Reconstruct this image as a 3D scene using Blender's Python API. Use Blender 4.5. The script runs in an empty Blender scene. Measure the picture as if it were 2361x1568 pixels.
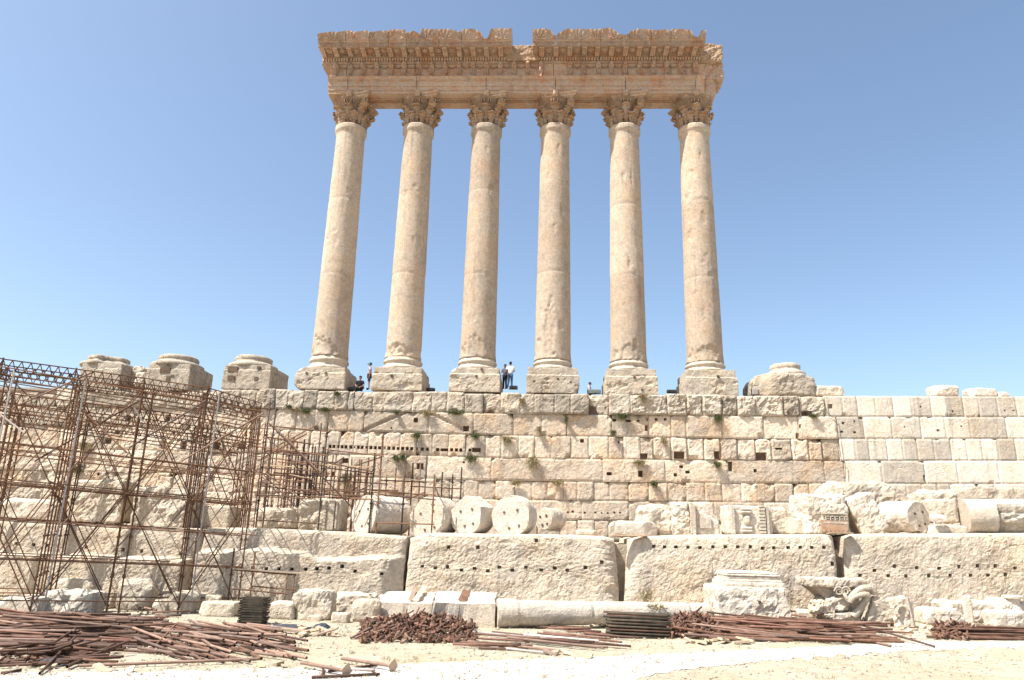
import bpy, math, random
import numpy as np
from mathutils import Vector, Matrix, noise

# ------------------------------------------------------------------ camera, sky, sun
SC = bpy.context.scene
COL = SC.collection
F = 1650.03; YAW, PITCH, ROLL = -0.0466049, 0.2668755, 0.0262863
CAM = Vector((0.0, -43.964, 3.35)); X0 = -13.696; SP = 4.75; ZS = 13.955
fw = Vector((math.sin(YAW)*math.cos(PITCH), math.cos(YAW)*math.cos(PITCH), math.sin(PITCH)))
r0 = Vector((math.cos(YAW), -math.sin(YAW), 0)); u0 = r0.cross(fw)
rr = math.cos(ROLL)*r0 + math.sin(ROLL)*u0
uu = -math.sin(ROLL)*r0 + math.cos(ROLL)*u0
cam = bpy.data.cameras.new('camera'); cam.sensor_width = 36; cam.lens = 36*F/2361
cam.clip_end = 5000; cam.clip_start = 0.1
co = bpy.data.objects.new('camera', cam); COL.objects.link(co)
m = Matrix((rr, uu, -fw)).transposed().to_4x4(); m.translation = CAM
co.matrix_world = m; SC.camera = co

SUN_EL, SUN_AZ = math.radians(58), math.radians(60)     # azimuth away from the wall's normal, to the left
sdir = Vector((-math.sin(SUN_AZ)*math.cos(SUN_EL), -math.cos(SUN_AZ)*math.cos(SUN_EL), math.sin(SUN_EL)))
W = bpy.data.worlds.new('World'); SC.world = W; W.use_nodes = True
nt = W.node_tree; bg = nt.nodes['Background']
sky = nt.nodes.new('ShaderNodeTexSky'); sky.sky_type = 'NISHITA'; sky.sun_disc = False
sky.sun_elevation = SUN_EL; sky.sun_rotation = math.pi+SUN_AZ
sky.air_density = 1.0; sky.dust_density = 5.0; sky.ozone_density = 0.6; sky.altitude = 1100
wb = nt.nodes.new('ShaderNodeMix'); wb.data_type = 'RGBA'; wb.blend_type = 'MULTIPLY'; wb.inputs[0].default_value = 1.0
wb.inputs[7].default_value = (1.0, 1.025, 0.985, 1); nt.links.new(sky.outputs[0], wb.inputs[6]); nt.links.new(wb.outputs[2], bg.inputs[0]); bg.inputs[1].default_value = 0.098
sl = bpy.data.lights.new('sun', 'SUN'); sl.energy = 4.2; sl.angle = math.radians(0.5); sl.color = (1.0, 0.965, 0.90)
so = bpy.data.objects.new('sun', sl); COL.objects.link(so)
so.rotation_euler = (-sdir).to_track_quat('-Z', 'Y').to_euler()
SC.view_settings.view_transform = 'Standard'; SC.view_settings.look = 'None'
SC.view_settings.exposure = 1.34; SC.view_settings.gamma = 1.0

# ------------------------------------------------------------------ pixel -> place helpers (photo measured at 2361 wide)
def G(x, y):                      # ground height
    r = min(max((x-2)/7, 0), 1); n = min(max((y+22)/7, 0), 1)
    return 0.40*r*r*(3-2*r)*n*n*(3-2*n)
def at(u, v, Y=None, Z=None):
    d = F*fw + (u-1180.5)*rr + (784-v)*uu
    t = (Y-CAM.y)/d.y if Y is not None else (Z-CAM.z)/d.z
    return CAM + t*d
def atg(u, v):
    z = 0.0
    for _ in range(14):
        p = at(u, v, Z=z)
        if p.y > -12.4: p = at(u, v, Y=-12.4)
        z += .6*(G(p.x, p.y)-z)
    p.z = G(p.x, p.y); return p
def mkw(ou, ov, k):
    return lambda x, y: (ou+k*x, ov+k*y)
W1 = mkw(691.7, 34.58, .22057); W2 = mkw(1181.66, 34.58, .22057)
W3 = mkw(634.06, 720.5, .24487); W4 = mkw(1181.66, 720.5, .24487)
W5 = mkw(1729.3, 778.2, .26838); W6 = mkw(0, 778.2, .26856)
W7 = mkw(0, 1095.2, .30138); W8 = mkw(576.4, 1095.2, .30138)
W9 = mkw(1152.8, 1095.2, .30138); W10 = mkw(1729.3, 1095.2, .30141)
W11 = mkw(576.4, 893.5, .25147)
def interp(pts, u):
    if u <= pts[0][0]: return pts[0][1]
    for a, b in zip(pts, pts[1:]):
        if u <= b[0]: return a[1]+(b[1]-a[1])*(u-a[0])/(b[0]-a[0])
    return pts[-1][1]
def fr(x, y, z, s=1.0, o=4):
    return noise.fractal(Vector((x*s, y*s, z*s)), 0.8, 2.1, o)
def sm(a, b, x):
    t = min(max((x-a)/(b-a), 0), 1); return t*t*(3-2*t)

# ------------------------------------------------------------------ object helpers
def tag(o, label, cat=None, group=None, kind=None):
    if label: o['label'] = label
    if cat: o['category'] = cat
    if group: o['group'] = group
    if kind: o['kind'] = kind
    return o
def empty(name, loc, label, cat, group=None):
    o = bpy.data.objects.new(name, None); COL.objects.link(o); o.location = loc
    o.empty_display_size = 0.3
    return tag(o, label, cat, group)
def obj(name, V, Fc, mat, parent=None, loc=None, smooth=False, tint=None, origin=None):
    """V in world coordinates; origin: world place the mesh is stored around"""
    if parent is not None and origin is None:
        p = parent; origin = Vector((0, 0, 0))
        while p is not None: origin = origin + p.location; p = p.parent
    if origin is None:
        xs = [v[0] for v in V]; ys = [v[1] for v in V]; zs = [v[2] for v in V]
        origin = Vector(((min(xs)+max(xs))/2, (min(ys)+max(ys))/2, min(zs)))
    me = bpy.data.meshes.new(name)
    a = np.array([tuple(v) for v in V], dtype=float) - np.array(tuple(origin))
    me.from_pydata(a.tolist(), [], Fc)
    if smooth:
        me.polygons.foreach_set('use_smooth', [True]*len(me.polygons))
    if tint is not None:
        at_ = me.attributes.new('tint', 'FLOAT', 'POINT')
        at_.data.foreach_set('value', [float(t) for t in tint])
    me.materials.append(mat); me.update()
    o = bpy.data.objects.new(name, me); COL.objects.link(o)
    if parent is not None: o.parent = parent
    else: o.location = origin
    return o
class MB:
    def __init__(s): s.V = []; s.F = []; s.T = []
    def add(s, V, Fc, t=0.5):
        n = len(s.V); s.V += [tuple(v) for v in V]; s.F += [tuple(i+n for i in f) for f in Fc]
        s.T += (list(t) if hasattr(t, '__len__') else [t]*len(V)); return s
    def box(s, c, h, R=None, t=.5):
        V = []
        for sx in (-1, 1):
            for sy in (-1, 1):
                for sz in (-1, 1):
                    v = Vector((sx*h[0], sy*h[1], sz*h[2]))
                    if R: v = R @ v
                    V.append(Vector(c)+v)
        return s.add(V, [(0, 1, 3, 2), (4, 6, 7, 5), (0, 4, 5, 1), (2, 3, 7, 6), (0, 2, 6, 4), (1, 5, 7, 3)], t)
    def tube(s, a, b, r, n=6, hollow=False):
        a = Vector(a); b = Vector(b); d = (b-a)
        if d.length < 1e-6: return s
        q = d.to_track_quat('Z', 'Y'); V = []
        for p in (a, b):
            for i in range(n):
                w = 2*math.pi*i/n; V.append(p + q @ Vector((r*math.cos(w), r*math.sin(w), 0)))
        Fc = [(i, (i+1) % n, n+(i+1) % n, n+i) for i in range(n)]
        if hollow:
            for p, sg in ((a, 1), (b, -1)):
                for i in range(n):
                    w = 2*math.pi*i/n; V.append(p + q @ Vector((.72*r*math.cos(w), .72*r*math.sin(w), 0)))
            dd = d.normalized()
            for p in (a + dd*.12, b - dd*.12):
                for i in range(n):
                    w = 2*math.pi*i/n; V.append(p + q @ Vector((.72*r*math.cos(w), .72*r*math.sin(w), 0)))
            for i in range(n):
                j = (i+1) % n
                Fc += [(j, i, 2*n+i, 2*n+j), (n+i, n+j, 3*n+j, 3*n+i),
                       (2*n+j, 2*n+i, 4*n+i, 4*n+j), (3*n+i, 3*n+j, 5*n+j, 5*n+i)]
            Fc += [tuple(range(4*n, 5*n))[::-1], tuple(range(5*n, 6*n))]
        else:
            Fc += [tuple(range(n))[::-1], tuple(range(n, 2*n))]
        return s.add(V, Fc)
    def build(s, name, mat, parent=None, smooth=False, origin=None):
        return obj(name, s.V, s.F, mat, parent, smooth=smooth, tint=s.T, origin=origin)
def lathe(prof, c, n=48, disp=None, tint=.5, cap=True):
    V = []; k = len(prof)
    for (r, z) in prof:
        for i in range(n):
            w = 2*math.pi*i/n; q = r
            if disp: q = r + disp(w, z, r)
            V.append((c[0]+q*math.sin(w), c[1]-q*math.cos(w), c[2]+z))
    Fc = [(a*n+i, a*n+(i+1) % n, (a+1)*n+(i+1) % n, (a+1)*n+i) for a in range(k-1) for i in range(n)]
    if cap: Fc += [tuple(range(n))[::-1], tuple(range((k-1)*n, k*n))]
    return V, Fc
def rbox(h, step, r, amp, seed, fsc=1.6, cuts=0, cutd=(.75, .95), R=None, c=(0, 0, 0), fn=None, flatbot=False):
    """rounded, noisy, chipped closed box, half sizes h"""
    n = [max(2, int(round(2*h[i]/step))) for i in range(3)]
    idx = {}; V = []; Fc = []
    rnd = random.Random(seed); pl = []
    for _ in range(cuts):
        d = Vector((rnd.uniform(-1, 1), rnd.uniform(-1, 1), rnd.uniform(-.5, 1))).normalized()
        ext = abs(d.x)*h[0]+abs(d.y)*h[1]+abs(d.z)*h[2]
        pl.append((d, ext*rnd.uniform(*cutd)))
    hr = [max(h[i]-r, 0.001) for i in range(3)]
    def vid(i, j, k):
        key = (i, j, k)
        if key in idx: return idx[key]
        p = Vector((h[0]*(2*i/n[0]-1), h[1]*(2*j/n[1]-1), h[2]*(2*k/n[2]-1)))
        q = Vector([min(max(p[a], -hr[a]), hr[a]) for a in range(3)]); e = p-q
        if e.length > 1e-6: p = q + e.normalized()*min(r, max(abs(e.x), abs(e.y), abs(e.z)))
        for d, dist in pl:
            o = p.dot(d)-dist
            if o > 0: p = p - d*o*.93
        nn = Vector([p[a]/h[a] for a in range(3)])
        if nn.length > 0: nn.normalize()
        s_ = amp*fr(p.x+seed*7.3, p.y-seed*3.1, p.z+seed, fsc, 5)
        s2 = amp*.35*fr(p.x*1.0-seed, p.y, p.z+9, fsc*4, 3)
        p = p + nn*(s_+s2)
        if flatbot: p.z = max(p.z, -h[2]*.98)
        if fn: p = fn(p)
        if R: p = R @ p
        idx[key] = len(V); V.append(p+Vector(c)); return idx[key]
    for k in (0, n[2]):
        for i in range(n[0]):
            for j in range(n[1]):
                f = (vid(i, j, k), vid(i+1, j, k), vid(i+1, j+1, k), vid(i, j+1, k))
                Fc.append(f if k else f[::-1])
    for j in (0, n[1]):
        for i in range(n[0]):
            for k in range(n[2]):
                f = (vid(i, j, k), vid(i+1, j, k), vid(i+1, j, k+1), vid(i, j, k+1))
                Fc.append(f[::-1] if j else f)
    for i in (0, n[0]):
        for j in range(n[1]):
            for k in range(n[2]):
                f = (vid(i, j, k), vid(i, j+1, k), vid(i, j+1, k+1), vid(i, j, k+1))
                Fc.append(f if i else f[::-1])
    return V, Fc
def slab(x0, x1, zb, zt, Y, depth, step, h, holes=(), back=3, xf=None):
    """block whose front is a height field: zb(x), zt(x) functions, h(x,z)->(towards viewer); holes (x,z,w,h,d)"""
    def lines(a, b, cuts_):
        n = max(2, int(math.ceil((b-a)/step))); L = [a+(b-a)*i/n for i in range(n+1)]
        for c in cuts_:
            if a+.02 < c < b-.02: L.append(c)
        L = sorted(set(round(q, 4) for q in L)); o = [L[0]]
        for q in L[1:]:
            if q-o[-1] > .012 or any(abs(q-c) < 1e-4 for c in cuts_): o.append(q)
        return o
    cx = []; cz = []
    zb0 = zb((x0+x1)/2); zt0 = zt((x0+x1)/2)
    for (hx, hz, hw, hh, hd) in holes:
        cx += [hx-hw/2-.02, hx-hw/2+.004, hx+hw/2-.004, hx+hw/2+.02]
        cz += [hz-hh/2-.02, hz-hh/2+.004, hz+hh/2-.004, hz+hh/2+.02]
    X = lines(x0, x1, cx); Z = lines(zb0, zt0, cz); T = [(z-zb0)/(zt0-zb0) for z in Z]
    nx, nz = len(X), len(Z); V = []; Fc = []
    for j in range(nz):
        for i in range(nx):
            x = X[i]; b = zb(x); t = zt(x); z = b+(t-b)*T[j]; xx = x
            if xf: xx = xf(x, T[j])
            y = Y - h(xx, z, (x-x0), (x1-x), (z-b), (t-z))
            for (hx, hz, hw, hh, hd) in holes:
                if abs(x-hx) < hw/2 and abs(Z[j]-hz) < hh/2: y = Y + hd
            V.append((xx, y, z))
    for j in range(nz-1):
        for i in range(nx-1):
            a = j*nx+i; Fc.append((a, a+1, a+nx+1, a+nx))
    ring = [i for i in range(nx)] + [j*nx+nx-1 for j in range(1, nz)] + [(nz-1)*nx+i for i in range(nx-2, -1, -1)] + [j*nx for j in range(nz-2, 0, -1)]
    prev = ring
    for q in range(1, back+1):
        f = (q/back)**1.5; cur = []
        for k in ring:
            v = V[k]; cur.append(len(V))
            dz = .03*fr(v[0], q*3.1, v[2], 1.2, 3) if q < back else 0
            V.append((v[0], v[1]+(Y+depth-v[1])*f, v[2]+dz))
        n = len(ring)
        for k in range(n): Fc.append((prev[(k+1) % n], prev[k], cur[k], cur[(k+1) % n]))
        prev = cur
    Fc.append(tuple(prev))
    return V, Fc

# ------------------------------------------------------------------ materials
def newmat(name):
    M = bpy.data.materials.new(name); M.use_nodes = True
    n = M.node_tree; b = n.nodes['Principled BSDF']; b.inputs['Specular IOR Level'].default_value = .15
    return M, n, b
def N(n, t, **k):
    x = n.nodes.new(t)
    for a, v in k.items():
        if a.startswith('i_'): x.inputs[a[2:].replace('_', ' ')].default_value = v
        else: setattr(x, a, v)
    return x
def mixc(n, fac, a, b, mode='MIX'):
    x = N(n, 'ShaderNodeMix', data_type='RGBA', blend_type=mode)
    for sock, val in ((x.inputs['Factor'], fac), (x.inputs[6], a), (x.inputs[7], b)):
        if hasattr(val, 'type') and hasattr(val, 'is_linked'): n.links.new(val, sock)
        else: sock.default_value = val if not isinstance(val, tuple) else (*val, 1)
    return x.outputs[2]
def ramp(n, src, a, b):
    x = N(n, 'ShaderNodeMapRange', interpolation_type='SMOOTHSTEP'); n.links.new(src, x.inputs[0])
    x.inputs[1].default_value = a; x.inputs[2].default_value = b; return x.outputs[0]
def nz(n, vec, scale, detail=5, rough=.6, dist=0.0, sc3=None):
    if sc3:
        mp = N(n, 'ShaderNodeMapping'); n.links.new(vec, mp.inputs[0]); mp.inputs['Scale'].default_value = sc3; vec = mp.outputs[0]
    x = N(n, 'ShaderNodeTexNoise'); n.links.new(vec, x.inputs['Vector'])
    x.inputs['Scale'].default_value = scale; x.inputs['Detail'].default_value = detail
    x.inputs['Roughness'].default_value = rough; x.inputs['Distortion'].default_value = dist
    return x.outputs['Fac']
def stone(name, base, ochre, gray, g_amt=.5, o_amt=.5, streak=.4, bump=.6, pit=.5, fine=14.0, tintk=.35, streakcol=(.17, .15, .13), vs=1.0, crack=0.0, ss=1.6):
    M, n, b = newmat(name)
    geo = N(n, 'ShaderNodeNewGeometry'); P = geo.outputs['Position']
    n1 = nz(n, P, .55*vs, 4, .6); n2 = nz(n, P, 1.7*vs, 6, .7, .4); n3 = nz(n, P, 7, 6, .75)
    col = mixc(n, ramp(n, n1, .42, .68), base, ochre) if o_amt else base
    om = N(n, 'ShaderNodeMath', operation='MULTIPLY'); n.links.new(ramp(n, n1, .42, .68), om.inputs[0]); om.inputs[1].default_value = o_amt
    col = mixc(n, om.outputs[0], base, ochre)
    gm = N(n, 'ShaderNodeMath', operation='MULTIPLY'); n.links.new(ramp(n, n2, .45, .68), gm.inputs[0]); gm.inputs[1].default_value = g_amt
    col = mixc(n, gm.outputs[0], col, gray)
    st = nz(n, P, 1.0, 5, .7, .6, (ss, ss, ss*.1)); sm_ = N(n, 'ShaderNodeMath', operation='MULTIPLY')
    n.links.new(ramp(n, st, .53, .75), sm_.inputs[0]); sm_.inputs[1].default_value = streak
    col = mixc(n, sm_.outputs[0], col, streakcol)
    sp = mixc(n, ramp(n, n3, .3, .7), (.72, .70, .68), (1.18, 1.18, 1.18)); col = mixc(n, .8, col, sp, 'MULTIPLY')
    at_ = N(n, 'ShaderNodeAttribute', attribute_name='tint')
    tr = N(n, 'ShaderNodeMapRange'); n.links.new(at_.outputs['Fac'], tr.inputs[0])
    tr.inputs[3].default_value = 1-tintk; tr.inputs[4].default_value = 1+tintk*.6
    cc = N(n, 'ShaderNodeCombineColor')
    for i in range(3): n.links.new(tr.outputs[0], cc.inputs[i])
    col = mixc(n, 1.0, col, cc.outputs[0], 'MULTIPLY')
    n.links.new(col, b.inputs['Base Color']); b.inputs['Roughness'].default_value = .95
    vo = N(n, 'ShaderNodeTexVoronoi'); n.links.new(P, vo.inputs['Vector']); vo.inputs['Scale'].default_value = fine*.55
    n4 = nz(n, P, fine, 8, .75, .3); n5 = nz(n, P, fine*.25, 6, .7, .8)
    a1 = N(n, 'ShaderNodeMath', operation='MULTIPLY_ADD'); n.links.new(ramp(n, vo.outputs[0], 0, .35), a1.inputs[0]); a1.inputs[1].default_value = pit*.4; n.links.new(n4, a1.inputs[2])
    a2 = N(n, 'ShaderNodeMath', operation='MULTIPLY_ADD'); n.links.new(n5, a2.inputs[0]); a2.inputs[1].default_value = .25; n.links.new(a1.outputs[0], a2.inputs[2])
    hout = a2.outputs[0]
    if crack:
        wv = N(n, 'ShaderNodeVectorMath', operation='MULTIPLY_ADD'); cn = N(n, 'ShaderNodeTexNoise'); n.links.new(P, cn.inputs['Vector']); cn.inputs['Scale'].default_value = 2.2; cn.inputs['Detail'].default_value = 5
        n.links.new(cn.outputs['Color'], wv.inputs[0]); wv.inputs[1].default_value = (.9, .9, .9); n.links.new(P, wv.inputs[2])
        vc = N(n, 'ShaderNodeTexVoronoi', feature='DISTANCE_TO_EDGE'); n.links.new(wv.outputs[0], vc.inputs['Vector']); vc.inputs['Scale'].default_value = .55
        c1 = ramp(n, vc.outputs[0], .0, .022); mk = ramp(n, n1, .46, .54)
        inv = N(n, 'ShaderNodeMath', operation='SUBTRACT'); inv.inputs[0].default_value = 1; n.links.new(c1, inv.inputs[1])
        mm = N(n, 'ShaderNodeMath', operation='MULTIPLY'); n.links.new(inv.outputs[0], mm.inputs[0]); n.links.new(mk, mm.inputs[1])
        m2 = N(n, 'ShaderNodeMath', operation='MULTIPLY_ADD'); n.links.new(mm.outputs[0], m2.inputs[0]); m2.inputs[1].default_value = -crack; n.links.new(hout, m2.inputs[2]); hout = m2.outputs[0]
    bp = N(n, 'ShaderNodeBump'); bp.inputs['Strength'].default_value = bump; bp.inputs['Distance'].default_value = .09
    n.links.new(hout, bp.inputs['Height']); n.links.new(bp.outputs[0], b.inputs['Normal'])
    return M
CREAM = (.62, .53, .425); OCH = (.60, .44, .30); GRY = (.40, .355, .31)
M_old = stone('weathered_limestone', (.60, .50, .39), (.60, .405, .25), (.39, .34, .29),   .55, .7, .45, bump=.65, fine=14, crack=1.2, tintk=.32)
M_top = stone('grey_patina_limestone', (.50, .43, .345), (.56, .40, .26), (.33, .29, .24), .75, .35, .3, bump=.9, crack=1.2, fine=12)
M_new = stone('pale_dressed_limestone', (.64, .565, .47), (.60, .46, .31), (.45, .41, .365), .55, .55, .6, bump=.45, pit=.3, fine=16, crack=1.0, tintk=.4)
M_mega = stone('tooled_megalith_limestone', (.60, .51, .405), (.61, .47, .32), (.41, .365, .315), .55, .55, .55, bump=.62, pit=.6, fine=15, crack=1.0, ss=.9, streakcol=(.24, .215, .19))
M_shaft = stone('column_shaft_limestone', (.44, .355, .275), (.47, .325, .215), (.285, .245, .20), .55, .6, .6, bump=.5, fine=12, streakcol=(.22, .185, .155))
M_base = stone('column_base_limestone', (.53, .455, .365), (.54, .41, .275), (.33, .29, .25), .6, .5, .2, bump=.6, fine=12)
M_ent = stone('red_stained_limestone', (.42, .295, .21), (.42, .21, .12), (.375, .325, .285), .85, .85, .7, bump=.6, fine=13, vs=2.0, streakcol=(.14, .105, .085))
M_cap = stone('capital_limestone', (.47, .33, .23), (.44, .25, .15), (.25, .20, .155), .7, .7, .2, bump=.5, fine=14, vs=2.0)
M_white = stone('bleached_limestone', (.59, .52, .435), (.57, .45, .32), (.42, .375, .33), .55, .5, .25, bump=.8, fine=12)
M_rock = stone('broken_rock', (.60, .52, .415), (.57, .44, .30), (.40, .355, .305), .5, .5, .2, bump=1.0, fine=10)
def metal(name, a, b2, c, rough=.75, metallic=0.0, sc=3.0):
    M, n, b = newmat(name); geo = N(n, 'ShaderNodeNewGeometry'); oi = N(n, 'ShaderNodeObjectInfo')
    f1 = nz(n, geo.outputs['Position'], sc, 5, .7); f2 = nz(n, geo.outputs['Position'], sc*5, 4, .7)
    col = mixc(n, ramp(n, f1, .35, .65), a, b2); col = mixc(n, ramp(n, f2, .55, .8), col, c)
    rnd = mixc(n, oi.outputs['Random'], (.55, .55, .6), (1.35, 1.25, 1.2)); col = mixc(n, 1.0, col, rnd, 'MULTIPLY')
    n.links.new(col, b.inputs['Base Color']); b.inputs['Roughness'].default_value = rough; b.inputs['Metallic'].default_value = metallic
    return M
M_rust = metal('rusty_steel', (.085, .048, .033), (.14, .084, .058), (.045, .031, .024))
M_scaf = metal('rusty_scaffold_steel', (.125, .068, .04), (.19, .11, .066), (.052, .036, .026))
M_red = metal('red_painted_rusty_steel', (.135, .068, .048), (.175, .105, .08), (.07, .043, .031))
M_pink = metal('faded_rusty_steel', (.175, .118, .09), (.24, .17, .132), (.085, .056, .04))
M_green = metal('dark_green_steel', (.035, .036, .028), (.075, .058, .042), (.08, .045, .032))
M_galv = metal('galvanised_steel', (.45, .43, .40), (.38, .36, .34), (.3, .22, .16), .5)
M_black = metal('black_housing', (.035, .035, .035), (.05, .05, .05), (.09, .085, .08), .6)
M_wood = metal('bare_timber', (.52, .40, .25), (.60, .48, .33), (.34, .24, .14), .9)
M_wood2 = metal('weathered_plank', (.36, .27, .19), (.45, .35, .25), (.22, .16, .12), .9)
M_dark = metal('dark_joint_and_hole_shade', (.10, .07, .05), (.14, .10, .07), (.08, .06, .04), .95)  # joint core colour, also painted shade for socket and dowel holes
def plain(name, c, rough=.8):
    M, n, b = newmat(name); geo = N(n, 'ShaderNodeNewGeometry')
    f = nz(n, geo.outputs['Position'], 12, 4, .6); col = mixc(n, ramp(n, f, .3, .7), tuple(x*.82 for x in c), tuple(min(1, x*1.12) for x in c))
    n.links.new(col, b.inputs['Base Color']); b.inputs['Roughness'].default_value = rough; return M
M_skin = plain('skin', (.30, .17, .11)); M_hair = plain('dark_hair', (.015, .012, .01))
M_tshirt = plain('black_cotton', (.018, .018, .022)); M_jean = plain('blue_denim', (.045, .075, .14))
M_whitec = plain('white_cotton', (.72, .70, .66)); M_navy = plain('dark_navy_cloth', (.03, .035, .06))
M_check = plain('blue_grey_checked_cloth', (.075, .085, .13)); M_capm = plain('teal_cap', (.015, .07, .085))
M_scarf = plain('dark_headscarf', (.04, .022, .024)); M_lilac = plain('pale_lilac_cloth', (.42, .38, .45))
M_glass = plain('lamp_glass', (.22, .26, .24), .25); M_tarp = plain('dark_tarpaulin', (.05, .055, .065), .6)
M_sign = plain('white_panel', (.78, .76, .72)); M_bottle = plain('clear_plastic', (.55, .60, .62), .2)
def leafm(name, a, b2):
    M, n, b = newmat(name); geo = N(n, 'ShaderNodeNewGeometry'); f = nz(n, geo.outputs['Position'], 9, 3, .6)
    n.links.new(mixc(n, ramp(n, f, .3, .7), a, b2), b.inputs['Base Color']); b.inputs['Roughness'].default_value = .8; return M
M_leaf = leafm('green_weed', (.085, .10, .04), (.15, .155, .07)); M_dry = leafm('dry_weed', (.26, .21, .11), (.36, .30, .17))
M_straw = leafm('straw', (.17, .14, .075), (.30, .24, .14))
def groundm():
    M, n, b = newmat('dusty_ground'); geo = N(n, 'ShaderNodeNewGeometry'); P = geo.outputs['Position']
    a = nz(n, P, .35, 5, .6, .5, (.6, 1.3, 1)); c = nz(n, P, 2.2, 6, .75, .4, (.6, 1.6, 1)); d = nz(n, P, 18, 5, .8)
    col = mixc(n, ramp(n, a, .40, .62), (.40, .36, .285), (.375, .315, .225))
    col = mixc(n, ramp(n, c, .46, .66), col, (.32, .27, .19)); col = mixc(n, ramp(n, d, .50, .68), col, (.25, .205, .14))
    n.links.new(col, b.inputs['Base Color']); b.inputs['Roughness'].default_value = 1
    bp = N(n, 'ShaderNodeBump'); bp.inputs['Strength'].default_value = .7; bp.inputs['Distance'].default_value = .08
    h = nz(n, P, 5, 8, .8, .5, (.7, 1.4, 1)); n.links.new(h, bp.inputs['Height']); n.links.new(bp.outputs[0], b.inputs['Normal']); return M
M_ground = groundm()
def pathm():
    M, n, b = newmat('white_gravel_path'); geo = N(n, 'ShaderNodeNewGeometry'); P = geo.outputs['Position']
    a = nz(n, P, 1.2, 5, .6); d = nz(n, P, 25, 4, .8)
    col = mixc(n, ramp(n, a, .3, .7), (.50, .475, .44), (.43, .40, .355)); col = mixc(n, ramp(n, d, .52, .72), col, (.24, .215, .18))
    n.links.new(col, b.inputs['Base Color']); b.inputs['Roughness'].default_value = 1; return M
M_path = pathm()

# ------------------------------------------------------------------ ground, path, terrace, platform
def ground():
    def axis(lo, hi, s, far):
        L = list(np.arange(lo, hi+.001, s)); a = [lo-d for d in (3, 10, 30, 90, 300, far)][::-1]; b = [hi+d for d in (3, 10, 30, 90, 300, far)]
        return a+L+b
    X = axis(-34, 34, .35, 2500); Y = axis(-46, -10, .3, 2500)
    V = []
    for y in Y:
        for x in X:
            near = abs(x) < 40 and -50 < y < -5
            V.append((x, y, G(x, y)+(.022*fr(x, y, 0, .9, 5)+.012*fr(x, y, 7, 4, 3) if near else -.02)))
    nx = len(X); Fc = [(j*nx+i, j*nx+i+1, (j+1)*nx+i+1, (j+1)*nx+i) for j in range(len(Y)-1) for i in range(nx-1)]
    o = obj('ground', V, Fc, M_ground, smooth=True); o['kind'] = 'structure'
ground()
def path():
    up = [(-60, 1556), (0, 1552), (300, 1549), (730, 1541), (1150, 1523), (1515, 1510), (1729, 1499), (1950, 1489), (2150, 1479), (2361, 1481), (2450, 1478)]
    lo = [(-60, 1640), (0, 1640), (300, 1640), (730, 1640), (1150, 1640), (1350, 1590), (1550, 1548), (1729, 1528), (1950, 1512), (2150, 1499), (2361, 1492), (2450, 1490)]
    V = []; nu, nv = 420, 14
    for i in range(nu+1):
        u = -60+2510*i/nu; a = atg(u, interp(up, u)+5.0*fr(u*.05, 1, 0, 1, 6)); b = atg(u, interp(lo, u)+7*fr(u*.04, 5, 0, 1, 6))
        for j in range(nv+1):
            p = a.lerp(b, j/nv); x, y = p.x, p.y
            V.append((x, y, G(x, y)+.022*fr(x, y, 0, .9, 5)+.012*fr(x, y, 7, 4, 3)+.010))
    Fc = [(i*(nv+1)+j, i*(nv+1)+j+1, (i+1)*(nv+1)+j+1, (i+1)*(nv+1)+j) for i in range(nu) for j in range(nv)]
    o = obj('path', V, Fc, M_path, smooth=True); o['kind'] = 'structure'
path()
def flat_struct(name, x0, x1, y0, y1, z0, z1, mat):
    V, Fc = rbox(((x1-x0)/2, (y1-y0)/2, (z1-z0)/2), .8, .1, .04, 5, c=((x0+x1)/2, (y0+y1)/2, (z0+z1)/2))
    o = obj(name, V, Fc, mat); o['kind'] = 'structure'
flat_struct('terrace', -45, 40, -10.7, -2.3, -1, 3.15, M_rock)
flat_struct('temple_platform', -45, 40, -1.25, 9, 2, 11.56, M_rock)

# ------------------------------------------------------------------ podium wall of coursed blocks
YW = -1.85
TL = [
 [(-100, 905), (0, 903), (160, 897), (400, 897), (500, 896), (640, 896), (850, 903), (1000, 902), (1181, 906.6), (1360, 908), (1537, 909), (1729, 911), (1886, 912.4), (2361, 914), (2500, 914)],
 [(-100, 934), (0, 936), (400, 941), (634, 942), (839, 947), (950, 949.5), (1120, 953), (1182, 954), (1360, 955.6), (1537, 957.5), (1750, 960), (2500, 962)],
 [(-100, 976), (0, 978), (616, 990), (752, 994), (837, 994.3), (1120, 1003.3), (1182, 1004.5), (1495, 1007.5), (1664, 1010.7), (1750, 1012), (2500, 1011.7)],
 [(-100, 1030), (0, 1032), (616, 1044), (815, 1048.6), (1001, 1051), (1120, 1055), (1182, 1057), (1390, 1058.4), (1505, 1060), (1750, 1062.5), (2500, 1062)],
 [(-100, 1080), (0, 1083), (644, 1096), (865, 1101), (1054, 1104.7), (1182, 1109.7), (1388, 1110.9), (1746, 1115), (2500, 1116)],
 [(-100, 1120), (0, 1122), (601, 1136), (752, 1141), (1170, 1152.5), (1364, 1154), (1746, 1158.5), (2500, 1161)],
 [(-100, 1165), (0, 1168), (600, 1180), (1170, 1197), (1273, 1199), (1484, 1201), (1746, 1204), (2500, 1206)],
 [(-100, 1215), (0, 1215), (600, 1232), (1170, 1246), (1750, 1250), (2500, 1252)]]
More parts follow.
